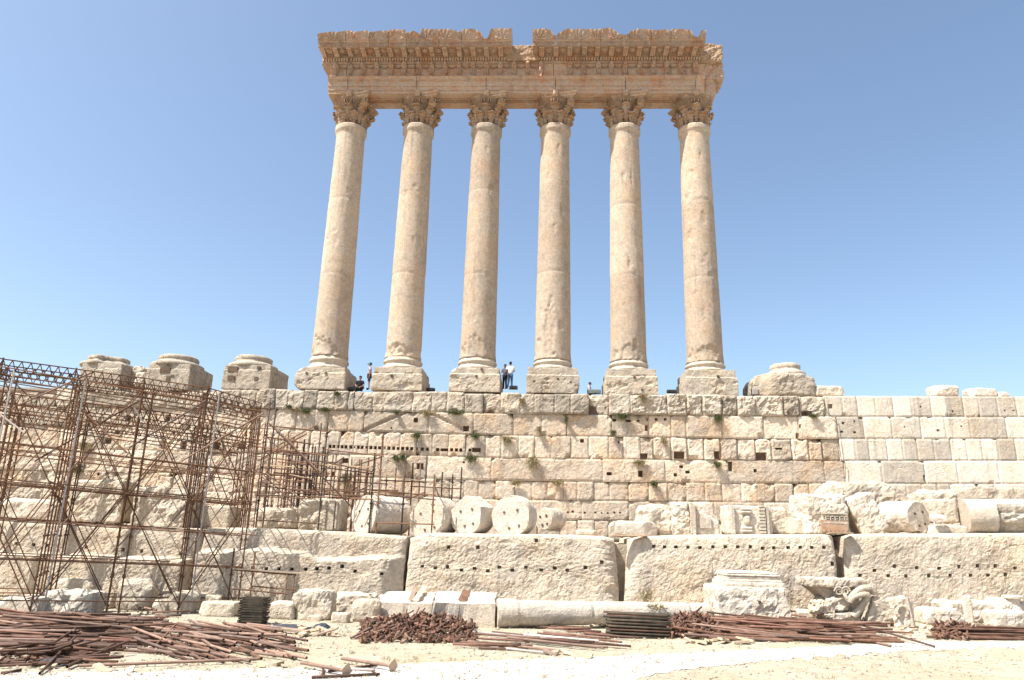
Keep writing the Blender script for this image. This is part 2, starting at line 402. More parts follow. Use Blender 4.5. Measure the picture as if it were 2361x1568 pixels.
JT = [
 [634, 666, 700.7, 733, 773.6, 803, 816.5, 859.8, 950.7, 994.5, 1030.8, 1070.4, 1113.3, 1155, 1200, 1231.9, 1278.4, 1315.1, 1357, 1404.5, 1452.2, 1537.9, 1583.2, 1619.2, 1662.8, 1700, 1740.5, 1807, 1842, 1902.4, 1942.7, 1977.5, 2019, 2060, 2101.8, 2147.4, 2184, 2221.8, 2257.5, 2301, 2344, 2390],
 [634, 684, 725.9, 756.5, 804, 838.5, 989, 1090.7, 1182.6, 1247.8, 1305.3, 1411.8, 1495.6, 1547.7, 1582, 1665.3, 1758.8, 1842, 1929.2, 1991.8, 2056.7, 2123.8, 2180, 2236.5, 2321, 2400],
 [616.6, 642, 675.7, 714.7, 752, 783.9, 816.6, 848, 884.5, 922.2, 959.9, 996.9, 1034, 1072.3, 1119.6, 1156, 1195, 1231.4, 1270.6, 1315, 1357.5, 1403.8, 1437.6, 1475.5, 1507.3, 1547.7, 1584.5, 1623.7, 1660.4, 1700.8, 1742.4, 1779, 1826, 1864.8, 1897, 1936, 1972, 2004.4, 2046, 2082, 2115.8, 2154, 2193.6, 2229.8, 2264.7, 2301, 2342.5, 2400],
 [616.6, 672, 752, 804, 865.6, 934.7, 985, 1132, 1389.8, 1531.8, 1678.7, 1901, 1949.4, 2034, 2133.2, 2208.4, 2303.6, 2400],
 [584, 612.9, 646.8, 679.5, 714.7, 748.7, 781.3, 810, 843, 880.7, 928, 963.7, 1003.9, 1036.6, 1069.3, 1103.2, 1142.2, 1186, 1226, 1261.9, 1299.6, 1330, 1368.3, 1405, 1449.7, 1495.8, 1539.2, 1582.9, 1626, 1665.1, 1710.3, 1746.5, 1786.6, 1830.3, 1868, 1910, 1949, 1990, 2040, 2091, 2127, 2163.3, 2193.5, 2226.6, 2258, 2296, 2332, 2400],
 [630, 700, 770, 840, 910, 1010, 1090, 1170, 1341, 1450, 1562.7, 1647, 1762, 1880, 2000, 2100, 2200, 2300, 2400],
 [600, 660, 740, 800, 860, 920, 1000, 1080, 1160, 1240, 1290, 1332, 1369.8, 1403, 1436, 1490, 1540, 1600, 1660, 1720, 1800, 1880, 1960, 2040, 2120, 2200, 2280, 2400]]
NEWJ = [1902.4, 1929.2, 1936, 1949.4, 1949, 1e9, 1e9]
HOLES = []
for x in (735, 770, 810, 845, 880, 925, 960, 993, 1028, 1068, 1107, 1148, 1188, 1233, 1272, 1315, 1358, 1400, 1442, 1483, 1530, 1578, 1625, 1672, 1720, 1850, 1893, 1933, 1975, 2015):
    HOLES.append((W11, x, 540+(x-735)*.028, 24, 26))
HOLES += [(W11, 1782, 570, 62, 24), (W11, 2075, 573, 74, 36), (W11, 1520, 298, 35, 38), (W11, 1980, 375, 50, 44), (W11, 1560, 722, 58, 50), (W11, 870, 670, 60, 44), (W11, 760, 790, 34, 34), (W11, 1298, 372, 10, 12), (W11, 1960, 685, 18, 12),
 (W4, 960, 1013, 32, 25), (W4, 1090, 1020, 45, 20), (W4, 1185, 1018, 20, 18), (W4, 1270, 1010, 22, 22), (W4, 1355, 1005, 22, 22), (W4, 1440, 1003, 22, 22), (W4, 655, 1210, 32, 32), (W4, 1240, 1355, 62, 56), (W4, 1570, 1343, 98, 66), (W4, 1925, 1343, 50, 70),
 (W4, 1590, 1450, 34, 20), (W4, 1205, 1520, 40, 55), (W4, 910, 1515, 44, 26), (W4, 1650, 1500, 40, 25), (W4, 1535, 1525, 28, 26), (W4, 1265, 1090, 60, 50), (W4, 275, 978, 18, 14), (W4, 1000, 1222, 12, 18), (W4, 2050, 1440, 50, 100),
 (W5, 487, 650, 88, 36), (W5, 410, 845, 40, 40), (W5, 428, 762, 26, 32), (W5, 690, 590, 34, 34), (W5, 800, 735, 20, 16), (W5, 897, 720, 12, 12), (W5, 788, 808, 22, 14), (W5, 900, 815, 22, 12), (W5, 1617, 798, 22, 14), (W5, 1742, 632, 14, 12), (W5, 100, 1020, 88, 66),
 (W5, 245, 955, 60, 12), (W5, 45, 1140, 24, 26), (W5, 1500, 1210, 30, 50), (W5, 1330, 768, 8, 8), (W5, 2190, 625, 10, 10), (W5, 2265, 628, 14, 12), (W5, 1465, 595, 12, 12), (W5, 1815, 762, 12, 10),
 (W6, 1440, 690, 42, 52), (W6, 1400, 920, 84, 74), (W6, 1570, 925, 60, 60), (W6, 1860, 930, 60, 60), (W6, 2080, 930, 60, 60), (W6, 920, 890, 60, 40), (W6, 1100, 690, 40, 42), (W6, 1245, 815, 30, 36), (W6, 1490, 815, 24, 30), (W6, 1000, 815, 34, 26),
 (W6, 770, 1170, 26, 26), (W6, 850, 1172, 26, 26), (W6, 920, 1172, 26, 26), (W6, 1000, 1175, 26, 26), (W6, 1265, 1165, 30, 40), (W6, 1360, 1170, 30, 40), (W6, 1470, 1180, 26, 26), (W6, 150, 985, 16, 18), (W6, 265, 1020, 16, 16), (W6, 385, 745, 40, 30),
 (W9, 404, 298, 14, 12), (W9, 520, 288, 12, 12), (W9, 557, 283, 12, 12), (W9, 648, 286, 12, 12), (W9, 730, 286, 12, 12), (W9, 778, 290, 12, 12), (W9, 825, 292, 12, 12), (W9, 875, 288, 12, 12), (W9, 920, 290, 12, 12),
 (W10, 188, 80, 22, 18)]
HW = []
for (w, x, y, ww, hh) in HOLES:
    u, v = w(x, y); k = w(1, 0)[0]-w(0, 0)[0]; p = at(u, v, Y=YW); q = at(u+ww*k, v, Y=YW); r = at(u, v+hh*k, Y=YW)
    HW.append((p.x, p.z, abs(q.x-p.x), abs(p.z-r.z), .28))
def seg_d(x, z, a, b):
    t = max(0, min(1, ((x-a[0])*(b[0]-a[0])+(z-a[1])*(b[1]-a[1]))/((b[0]-a[0])**2+(b[1]-a[1])**2)))
    return math.hypot(x-a[0]-t*(b[0]-a[0]), z-a[1]-t*(b[1]-a[1]))
GR = []
for a, b in ((W3(1290, 912), W3(830, 1112)), (W3(1462, 948), W3(1795, 1108))):
    A = at(*a, Y=YW); B = at(*b, Y=YW); GR.append(((A.x, A.z), (B.x, B.z)))
SHEL = [  # shelf cuts: lower slots below course line (rects) in W11/W4
 ]
def wall():
    root = empty('podium_wall', (0, YW, 3.0), 'long old limestone podium wall of big weathered coursed blocks under the columns', 'wall')
    rnew = empty('rebuilt_wall', (22, YW, 3.0), 'smooth pale rebuilt wall of neat square blocks at the right end', 'wall')
    rnd = random.Random(4)
    for c in range(7):
        J = list(JT[c])
        if J[0] > 0:
            u = J[0]; L = []
            while u > -70: u -= rnd.uniform(36, 60) if c in (0, 2, 4) else rnd.uniform(55, 120); L.append(u)
            J = L[::-1]+J
        while J[-1] < 2900: J.append(J[-1]+rnd.uniform(38, 55)*(1 if c in (0, 2, 4) else 2))
        MO, MN = MB(), MB()
        for k in range(len(J)-1):
            ua, ub = J[k], J[k+1]; um = (ua+ub)/2; seed = c*97+k*13
            isnew = um > NEWJ[c]
            va, vb = interp(TL[c], um), interp(TL[c+1], um)
            xa, xb = at(ua, (va+vb)/2, Y=YW).x, at(ub, (va+vb)/2, Y=YW).x
            ztA, ztB = at(ua, interp(TL[c], ua), Y=YW).z, at(ub, interp(TL[c], ub), Y=YW).z
            zbA, zbB = at(ua, interp(TL[c+1], ua), Y=YW).z, at(ub, interp(TL[c+1], ub), Y=YW).z
            g = .005 if not isnew else .005
            if c == 0 and not isnew:
                dz = rnd.uniform(-.08, .03); ztA += dz; ztB += dz
                if um < 500: 
                    dz = rnd.uniform(-.35, .05); ztA += dz; ztB += dz
            xl, xr = xa+g, xb-g
            zt = lambda x, A=ztA, B=ztB, xa=xa, xb=xb, g=g: A+(B-A)*(x-xa)/(xb-xa)-g
            zb = lambda x, A=zbA, B=zbB, xa=xa, xb=xb, g=g: A+(B-A)*(x-xa)/(xb-xa)+g
            amp = .07 if c == 0 else .032
            if um < 600: amp = .07
            if isnew: amp = .012
            er = rnd.uniform(.5, 1.0)
            if c in (0, 2) and 1480 < um < 1900: amp *= 1.8; er = 1.8
            if um < 300 and c in (4, 5, 6): amp *= 1.8
            rad = .034*er if not isnew else .020
            prot = rnd.uniform(-.05, .06) if not isnew else rnd.uniform(-.008, .008)
            if c == 0 and not isnew: prot += .04+rnd.uniform(0, .10)
            if c == 0 and 1113 < um < 1155: prot -= .22
            if c == 0 and 1358 < um < 1404: prot -= .28; 
            if c == 0 and 1315 < um < 1357: prot += .12
            chips = [(rnd.choice((xl, xr)) if rnd.random() < .5 else rnd.uniform(xl, xr), rnd.choice((0, 1)), rnd.uniform(.1, .34)) for _ in range(rnd.choice((0, 1, 2, 3)) if not isnew else rnd.choice((0, 1, 1, 2)))]
            chips = [(a, zt(a) if b else zb(a), r*(.6 if isnew else 1)) for a, b, r in chips]
            def h(x, z, dl, dr, db, dt, seed=seed, amp=amp, rad=rad, prot=prot, chips=chips, c=c, isnew=isnew):
                v = prot + amp*fr(x+seed, z, seed*.3, 1.3, 5) + amp*.5*fr(x, z, seed, 5, 4)
                n_ = .6+.8*abs(fr(x, z, 3, 2.2, 2))
                for d in (dl, dr, db, dt):
                    q = rad*n_*1.5
                    if d < q: v -= rad*1.5*(1-d/q)**2
                for (a, b, r) in chips:
                    dd = math.hypot(x-a, z-b)+.12*fr(x*3, z*3, seed)
                    if dd < r: v -= min((r-dd)*.9, .16)
                if c == 1:
                    for A, B in GR:
                        dd = seg_d(x, z, A, B)
                        if dd < .14: v -= .17*(1-sm(.05, .14, dd))
                return v
            hs = [q for q in HW if xl+.03 < q[0] < xr-.03 and zb(q[0]) < q[1] < zt(q[0])]
            hs = [(q[0], q[1], min(q[2], 2*(q[0]-xl-.01), 2*(xr-.01-q[0])), min(q[3], 2*(q[1]-zb(q[0]))-.02, 2*(zt(q[0])-q[1])-.02), q[4]) for q in hs]
            V, Fc = slab(xl, xr, zb, zt, YW, .55, .10 if xb-xa < 3 else .12, h, hs, 2)
            t = rnd.uniform(.15, .95)
            if c == 0 and not isnew: t = rnd.uniform(.0, .75)
            if c == 1 and um < 1500: t = rnd.uniform(.0, .6)
            (MN if isnew else MO).add(V, Fc, t)
        if MO.V: MO.build('stone_course', M_top if c == 0 else M_old, root)
        if MN.V: MN.build('stone_course', M_new, rnew)
    m = MB()
    zz = at(1100, 912, Y=YW).z
    m.box((-14.5, YW+.42, (3.0+zz-.1)/2), (30, .18, (zz-.1-3.0)/2)); m.build('mortar_core', M_dark, root)
    m = MB(); m.box((28, YW+.44, 7.3), (12.3, .14, 4.2)); m.build('mortar_core', M_dark, rnew)
wall()

# ------------------------------------------------------------------ megaliths
YM = -11.5
MEG = [  # top edge list (u,v), bottom-left u, bottom-right u, holes, label
 ([(-110, 1190), (0, 1198), (120, 1205), (260, 1212), (380, 1216), (468, 1222)], -120, 434,
  [(W7, 130, 525), (W7, 262, 533), (W7, 365, 540), (W7, 657, 553), (W7, 942, 572), (W7, 1085, 582), (W7, 1382, 602)], 'huge squared foundation stone behind the tall scaffold at the far left'),
 ([(474, 1216), (590, 1217), (800, 1226), (936, 1237)], 440, 925,
  [(W7, 1685, 697), (W7, 1768, 702), (W7, 1870, 708), (W7, 1965, 706)]+[(W8, a, b) for a, b in ((153, 713), (248, 715), (341, 717), (446, 718), (532, 714), (624, 709), (723, 697), (820, 732), (1024, 752))], 'huge foundation stone with a wavy ledge across its grey face'),
 ([(944, 1240), (975, 1232), (1000, 1228), (1150, 1231), (1270, 1232), (1390, 1236), (1418, 1242)], 932, 1433,
  [(W8, a, b) for a, b in ((1317, 698), (1416, 712), (1512, 704), (1618, 727), (1718, 715), (1820, 733), (1907, 706), (1520, 553), (1743, 553))]+[(W9, a, b) for a, b in ((95, 729), (197, 706), (316, 726), (419, 711), (515, 729), (653, 709), (779, 667), (278, 500))], 'huge rough foundation stone behind the long fallen column'),
 ([(1452, 1243), (1480, 1237), (1600, 1233), (1745, 1232), (1905, 1232), (1922, 1236)], 1437, 1941,
  [(W9, a, b) for a, b in ((1177, 546), (1259, 550), (1346, 551), (1437, 553), (1530, 556), (1629, 549), (1725, 549), (1820, 550), (1916, 549))]+[(W10, a, b) for a, b in ((97, 560), (182, 558), (291, 555), (382, 553), (470, 555), (565, 553), (629, 680))], 'huge foundation stone with one straight row of square holes near its top'),
 ([(1952, 1238), (1975, 1232), (2030, 1231), (2361, 1229), (2480, 1229)], 1952, 2480,
  [(W10, a, b) for a, b in ((842, 768), (954, 730), (1057, 771), (1111, 699), (1196, 775), (1280, 711), (1371, 771), (1447, 714), (1528, 768), (1599, 702), (1691, 768), (1743, 696), (1826, 767), (1880, 696), (1957, 763), (2027, 713))], 'huge grey foundation stone with two zigzag rows of holes at the right edge'),
 ([(2492, 1234), (2600, 1230), (3050, 1232)], 2492, 3050, [], 'foundation stone beyond the one with zigzag holes, outside the picture')]
def mega():
    for k, (top, bl, br, hl, lab) in enumerate(MEG):
        tp = [at(u, v, Y=YM) for u, v in top]; xt0, xt1 = tp[0].x, tp[-1].x
        xb0, xb1 = at(bl, 1400, Y=YM).x, at(br, 1400, Y=YM).x
        tl = [(p.x, p.z) for p in tp]
        ztop = lambda x, tl=tl: interp(tl, x)
        def xf(x, t, a=xt0, b=xt1, c=xb0, d=xb1):
            s = (x-a)/(b-a); w = max(0, 1-t)**.8
            return x*(1-w)+(c+(d-c)*s)*w + .05*fr(t*3, k*3+s, 0)*(1 if s < .05 or s > .95 else .0)
        hs = []
        for (w, x, y) in hl:
            u, v = w(x, y); p = at(u, v, Y=YM)
            t = (p.z+.4)/(ztop(p.x)+.4); ww = max(0, 1-t)**.8
            s = (p.x-(xt0*(1-ww)+xb0*ww))/((xt1-xt0)*(1-ww)+(xb1-xb0)*ww); xx = xt0+s*(xt1-xt0)
            zz = -.4+t*(ztop((xt0+xt1)/2)+.4)
            hs.append((xx, zz, .125, .125, .3))
        def h(x, z, dl, dr, db, dt, k=k):
            v = .10*fr(x, z, k*5, .5, 3)+.018*fr(x, z, k, 2.4, 4)+.022*fr(x, z, k, 8, 3)
            q = .13+.08*fr(x, 0, k, 1.5); 
            if dt < q: v -= .16*(1-dt/q)**2
            if dt < .55: v -= .06*(1-dt/.55)**2
            rl, rdep = {0: (.2, .1), 1: (.15, .1), 2: (.25, .1), 3: (.5, .3), 4: (.4, .22), 5: (.2, .1)}[k]
            r2, rd2 = {0: (.3, .15), 1: (.3, .14), 2: (.6, .35), 3: (.2, .10), 4: (.2, .1), 5: (.2, .1)}[k]
            lw = 1 + .5*fr(z*1.5, k, 0, 1)
            if dl < rl*lw: v -= rdep*(1-dl/(rl*lw))**2
            if dr < r2*lw: v -= rd2*(1-dr/(r2*lw))**2
            if k == 0:      # lower projecting tier
                zl = 1.98+.05*fr(x, 0, 0, 1.2)
                v += .55*(1-sm(zl-.05, zl+.10, z))*sm(0, .5, dr)
            if k == 1:
                zl = 2.32 + .14*math.sin(x*1.05+1.5)+.14*fr(x, 1, 0, .8) - .03*(x+12)
                v += .42*(1-sm(zl-.03, zl+.15, z))*sm(.1, .9, dr)
            return v
        V, Fc = slab(xt0, xt1, lambda x: -.4, ztop, YM, 4.2, .075, h, hs, 4, xf)
        o = obj('foundation_megalith', V, Fc, M_mega, tint=[[.45, .3, .55, .55, .4, .5][k]]*len(V))
        tag(o, lab, 'stone block', 'row of giant foundation stones')
mega()

# ------------------------------------------------------------------ columns
def acanthus(ang, r0_, z0, H, wid, curl, lean, c, seed=0):
    """one leaf: returns V,F ; grows from radius r0_ at z0"""
    n, mW = 18, 12; V = []; rnd = random.Random(seed); brk = rnd.random()
    for i in range(n+1):
        t = i/n
        if t < .72: r = r0_+lean*(t/.72)**1.5*.45; z = z0+H*t/.72*.93
        else:
            a = (t-.72)/.28*2.5; r = r0_+lean*.45+curl*(1-math.cos(a))*.62; z = z0+H*.93+curl*math.sin(a)*.55
        w = wid*(.50+.62*min(t, .8)**1.1) * (1-.55*sm(.86, 1.0, t))
        w *= 1 - .30*(.5-.5*math.cos(t*2*math.pi*4.5))
        for j in range(mW+1):
            s = 2*j/mW-1
            rib = .11*math.cos(s*math.pi*4)*(1-.3*t)
            lob = .05*math.cos(t*math.pi*9)*abs(s)
            rad = r - .13*abs(s)**1.7*(1-.2*t)*wid + rib*wid + lob*wid
            w2 = ang + s*w/max(r0_, .1)*.5
            V.append((c[0]+rad*math.sin(w2), c[1]-rad*math.cos(w2), c[2]+z+ .10*wid*abs(s)*(-1 if t > .8 else .3)))
    m = mW+1; nf = len(V)
    Fc = [(i*m+j, i*m+j+1, (i+1)*m+j+1, (i+1)*m+j) for i in range(n) for j in range(mW)]
    for v in list(V):     # thickness
        dx, dy = v[0]-c[0], v[1]-c[1]; L = math.hypot(dx, dy) or 1
        V.append((v[0]-dx/L*.06, v[1]-dy/L*.06, v[2]-.01))
    Fc += [tuple(nf+q for q in f[::-1]) for f in Fc]
    ed = [i*m for i in range(n+1)]; ed2 = [i*m+mW for i in range(n+1)]
    for a, b in zip(ed, ed[1:]): Fc.append((a, b, b+nf, a+nf))
    for a, b in zip(ed2, ed2[1:]): Fc.append((b, a, a+nf, b+nf))
    for j in range(mW): Fc.append((n*m+j, n*m+j+1, nf+n*m+j+1, nf+n*m+j))
    return V, Fc
def spiral(c, ang, r, z, size, turns=1.75, th=.055):
    """volute scroll in the vertical radial plane at angle ang"""
    m = MB(); rd = Vector((math.sin(ang), -math.cos(ang), 0)); P = []
    for i in range(26):
        t = i/25; a = t*turns*2*math.pi + math.pi*.9; s = size*(1-.82*t)
        P.append(Vector(c)+rd*(r+s*math.cos(a))+Vector((0, 0, z-s*math.sin(a)*1.0)))
    side = Vector((math.cos(ang), math.sin(ang), 0))
    for a, b in zip(P, P[1:]):
        m.tube(a+side*.08, b+side*.08, th, 5); m.tube(a-side*.08, b-side*.08, th, 5)
    return m
def capital(c, H, rn, broken, seed, parent):
    rnd = random.Random(seed); m = MB()
    bell = [(rn*.93, 0), (rn*.80, .15), (rn*.80, H*.45), (rn*.92, H*.72), (rn*1.18, H*.87), (rn*1.25, H*.9)]
    V, Fc = lathe(bell, c, 32, lambda w, z, r: .03*fr(w*3, z*3, seed)); m.add(V, Fc, .0)
    m.build('bell', M_cap, parent, True)
    for k in range(8):
        a = math.radians(22.5+45*k)+rnd.uniform(-.03, .03)
        q = MB(); V, Fc = acanthus(a, rn*.98, -.02, .74+rnd.uniform(-.06, .04), .60, .26*rnd.uniform(.7, 1.1), .34, c, seed*31+k); q.add(V, Fc, rnd.uniform(.4, .7))
        q.build('acanthus_leaf', M_cap, parent, True)
    for k in range(8):
        a = math.radians(45*k)+rnd.uniform(-.03, .03)
        q = MB(); V, Fc = acanthus(a, rn*.99, .15, 1.12+rnd.uniform(-.08, .05), .58, .28*rnd.uniform(.75, 1.1), .45, c, seed*57+k); q.add(V, Fc, rnd.uniform(.4, .7))
        q.build('acanthus_leaf', M_cap, parent, True)
    # abacus: concave sides; corners at +-45 deg
    q = MB(); ha = 1.42; nn = 14; out = []
    for sgn in range(4):
        A = math.radians(-45+90*sgn)
        for i in range(nn):
            t = i/nn; s = 2*t-1; d = ha - .32*(1-s*s); x = s*(ha-.05)
            w = A+math.radians(45)
            px = x*math.cos(w)+d*math.sin(w); py = x*math.sin(w)-d*math.cos(w)
            kx = 1.0
            for bang in broken:
                bx, by = 1.3*math.sin(math.radians(bang)), -1.3*math.cos(math.radians(bang))
                dd = math.hypot(px-bx*1.4, py-by*1.4)
                if dd < .95: kx = min(kx, .66+.3*dd/.95+.05*rnd.random())
            out.append((px*kx, py*kx))
    L = len(out); zs = [(H*.87, .86), (H*.90, .90), (H*.905, .96), (H*.98, .97), (H*.985, 1.02), (H+.13, 1.05)]
    V = [(c[0]+x*f, c[1]+y*f, c[2]+z) for z, f in zs for x, y in out]
    Fc = [(a*L+i, a*L+(i+1) % L, (a+1)*L+(i+1) % L, (a+1)*L+i) for a in range(len(zs)-1) for i in range(L)]
    Fc += [tuple(range(L))[::-1], tuple(range((len(zs)-1)*L, len(zs)*L))]
    q.add(V, Fc, .5); q.build('abacus', M_cap, parent)
    for k in range(4):
        ang = -45+90*k
        if ang in broken: continue
        s = spiral(c, math.radians(ang), rn*1.50, H*.76, .25)
        V, Fc = acanthus(math.radians(ang), rn*1.0, H*.42, .55, .45, .2, 1.25, c, k); s.add(V, Fc, .5)
        s.build('volute', M_cap, parent, True)
    for k in range(4):
        if 90*k in broken: continue
        for s_ in (-1, 1):
            s = spiral(c, math.radians(90*k+s_*11), rn*1.12, H*.76, .15, 1.5, .04); s.build('helix_scroll', M_cap, parent, True)
        w = math.radians(90*k); fc_ = Vector(c)+Vector((math.sin(w)*1.14, -math.cos(w)*1.2, H*.99))
        V, Fc = rbox((.19, .15, .24), .06, .13, .06, seed+k, 6, c=fc_); s = MB().add(V, Fc, .5)
        s.build('fleuron', M_cap, parent, True)
def plinth_mesh(x, seed, half=1.57, z0=11.72, z1=13.2, chip=None, tint=.45):
    m = MB()
    def fn(p):
        if p.y < 0:
            e = fr(p.x*1.1+seed*3, p.z*1.6, seed, 1, 4)
            p = Vector((p.x, p.y+(.07*sm(.22, .5, e) if p.z < .36 else 0), p.z))
        if chip:
            for (cx, cz, r) in chip:
                if p.y < .3:
                    d = math.hypot(p.x-cx, p.z-cz)
                    if d < r: p = Vector((p.x-(.5 if cx > 0 else -.5)*(r-d), p.y+(r-d)*.8, p.z-(r-d)*.25*(1 if cz > 0 else -1)))
        if p.z > .33: p = Vector((p.x*.945, p.y*.945, p.z))
        return p
    h = (z1-z0)/2
    V, Fc = rbox((half, half, h), .075, .03, .035, seed, 2.2, c=(x, 0, (z0+z1)/2), fn=fn, cuts=0)
    return m.add(V, Fc, tint)
def base_profile(zp, zt, k=1.0):
    H = zt-zp
    return [(1.30*k, 0), (1.33*k, .05*H), (1.36*k, .14*H), (1.32*k, .25*H), (1.23*k, .31*H), (1.215*k, .35*H), (1.16*k, .42*H), (1.14*k, .52*H),
            (1.16*k, .58*H), (1.19*k, .62*H), (1.235*k, .70*H), (1.23*k, .80*H), (1.19*k, .86*H), (1.155*k, .88*H), (1.15*k, .96*H), (1.135*k, H)]
ZT = 30.42; ZA = 32.6
ORD = ['leftmost', 'second', 'third', 'fourth', 'fifth', 'rightmost']
CL = ['leftmost of the six tall standing columns', 'tall column second from the left, beside the man in a cap', 'third tall column from the left with pale scratches near its foot',
      'fourth tall column with a long rough spalled scar up its foot', 'fifth tall column from the left, above a cratered plinth', 'rightmost of the six tall standing columns on a cracked plinth']
PSOCK = [[(W3, 298, 570), (W3, 478, 568)], [(W3, 1100, 597)], [(W3, 1896, 600), (W3, 1945, 532)], [(W4, 203, 648), (W4, 426, 626), (W4, 547, 657)], [(W4, 1148, 611), (W4, 1220, 728)], [(W4, 1936, 602)]]
def column(k):
    x = X0+SP*k; c = (x, 0, ZS)
    root = empty('corinthian_column', (x, 0, 11.72), CL[k], 'column', 'six tall Corinthian columns in a row')
    zp = at(1275 if k == 3 else X2U(x), [846.5, 846, 847, 847, 850, 852][k], Y=-1.5).z
    chip = {0: [(-1.5, .75, .3), (-1.6, -.75, .3)], 2: [(-1.5, .78, .3)], 4: [(-.9, -.3, .0)], 3: [(1.6, -.7, .25)]}.get(k)
    plinth_mesh(x, k+3, 1.56 if k != 3 else 1.6, 11.70, zp, chip, [.35, .35, .4, .2, .35, .3][k]).build('plinth', M_base, root)
    m = MB()
    for (w, a, b) in PSOCK[k]:
        q = at(*w(a, b), Y=-1.55); m.box((q.x, -1.55, q.z), (.065, .06, .06))
    m.build('socket_shade', M_dark, root)  # solid dark blocks on the face, colour standing in for shaded holes
    z0 = ZS-.02
    V, Fc = lathe(base_profile(zp, z0), (x, 0, zp-.01), 64, lambda w, z, r: .02*fr(w*4, z*3, k*5, 1, 4)+(-.12*sm(.3, .8, fr(w*1.2, k*3, 0, 1, 3)) if z < .4 else 0))
    MB().add(V, Fc, .55).build('base_moulding', M_base, root, True)
    # shaft
    H = ZT-ZS; prof = []; nz_ = 190; js = [(.335, .66), (.34, .69), (.34, .70), (.35, .72), (.34, .64), (.335, .66)][k]
    for i in range(nz_+1):
        t = i/nz_; r = 1.125-.165*(t**1.35)
        if t < .03: r += .05*(1-t/.03)
        if t > .962: r += .055*sm(.962, .975, t) + (.06 if t > .978 else 0)
        prof.append((r, t*H))
    scars = {0: [(-.1, .55, .5, .55, .06)], 1: [(-.25, .35, .75, .5, .07)], 2: [(-.05, .6, .4, .8, .06)], 3: [(-.22, 1.9, .33, 2.0, .07)], 4: [(.12, .5, .7, .5, .08)], 5: [(.0, .45, .62, .6, .10)]}[k]
    def disp(w, z, r):
        w2 = (w+math.pi) % (2*math.pi)-math.pi; d = .012*fr(math.sin(w)*2+k*9, z*.6, math.cos(w)*2, 1.2, 4)
        t = z/H
        for j in js:
            if abs(t-j) < .0035: d -= .018
        for (sw, sz, ww, hh, dp) in scars:
            e = ((w2-sw)/ww)**2+((z-sz)/hh)**2+.7*fr(w2*4, z*1.5, k, 1, 4)
            if e < 1: d -= dp*(.7+.8*abs(fr(w2*5, z*2.5, 4, 1, 4)))*sm(0, .25, 1-e)
        if z < 1.3:
            e = fr(math.sin(w)*2+k*5, z*1.3, math.cos(w)*2, 1, 4)-z*.35
            if e > .12: d -= .09*sm(.12, .3, e)
        return d
    rk = random.Random(k*7+1); pits = [(rk.uniform(-1.2, 1.2), rk.uniform(1.5, H-1), rk.uniform(.05, .16), rk.uniform(.1, .5)) for _ in range(26 if k == 5 else 12)]
    off = [rk.uniform(-.008, .008) for _ in range(3)]; tn = [rk.uniform(.25, .8) for _ in range(3)]
    def disp2(w, z, r):
        d = disp(w, z, r); w2 = (w+math.pi) % (2*math.pi)-math.pi; t = z/H
        d += off[0 if t < js[0] else 1 if t < js[1] else 2]
        for (a, b, ww, hh) in pits:
            if abs(w2-a) < ww and abs(z-b) < hh and ((w2-a)/ww)**2+((z-b)/hh)**2+.5*fr(w2*6, z*3, k) < 1: d -= .035
        return d
    V, Fc = lathe(prof, c, 84, disp2)
    MB().add(V, Fc, [tn[0 if (v[2]-ZS)/H < js[0] else 1 if (v[2]-ZS)/H < js[1] else 2] for v in V]).build('shaft', M_shaft, root, True)
    if k == 2:
        m = MB()
        for (x1, y1, x2, y2) in ((1996, 258, 1996, 286), (2014, 258, 2014, 286), (1996, 272, 2014, 272), (2026, 260, 2026, 284), (1998, 300, 2008, 318), (2008, 318, 2030, 296), (2018, 300, 2018, 330)):
            P_ = []
            for (a, b) in ((x1, y1), (x2, y2)):
                q = at(*W3(a, b), Y=-.75); dx = q.x-x; P_.append(Vector((q.x, -math.sqrt(max(1.11**2-dx*dx, .01))-.005, q.z)))
            m.tube(P_[0], P_[1], .016, 4)
        m.build('scratched_letters', M_white, root)
    cz = (x, 0, ZT)
    br = [(-45,), (-45,), (-45,), (-45,), (-45,), (-45, 45)][k]
    capital(cz, ZA-ZT, .98, br, k+11, root)
def X2U(x):
    d = Vector((x, -1.5, 13.2))-CAM; return 1180.5+F*d.dot(rr)/d.dot(fw)
for k in range(6): column(k)

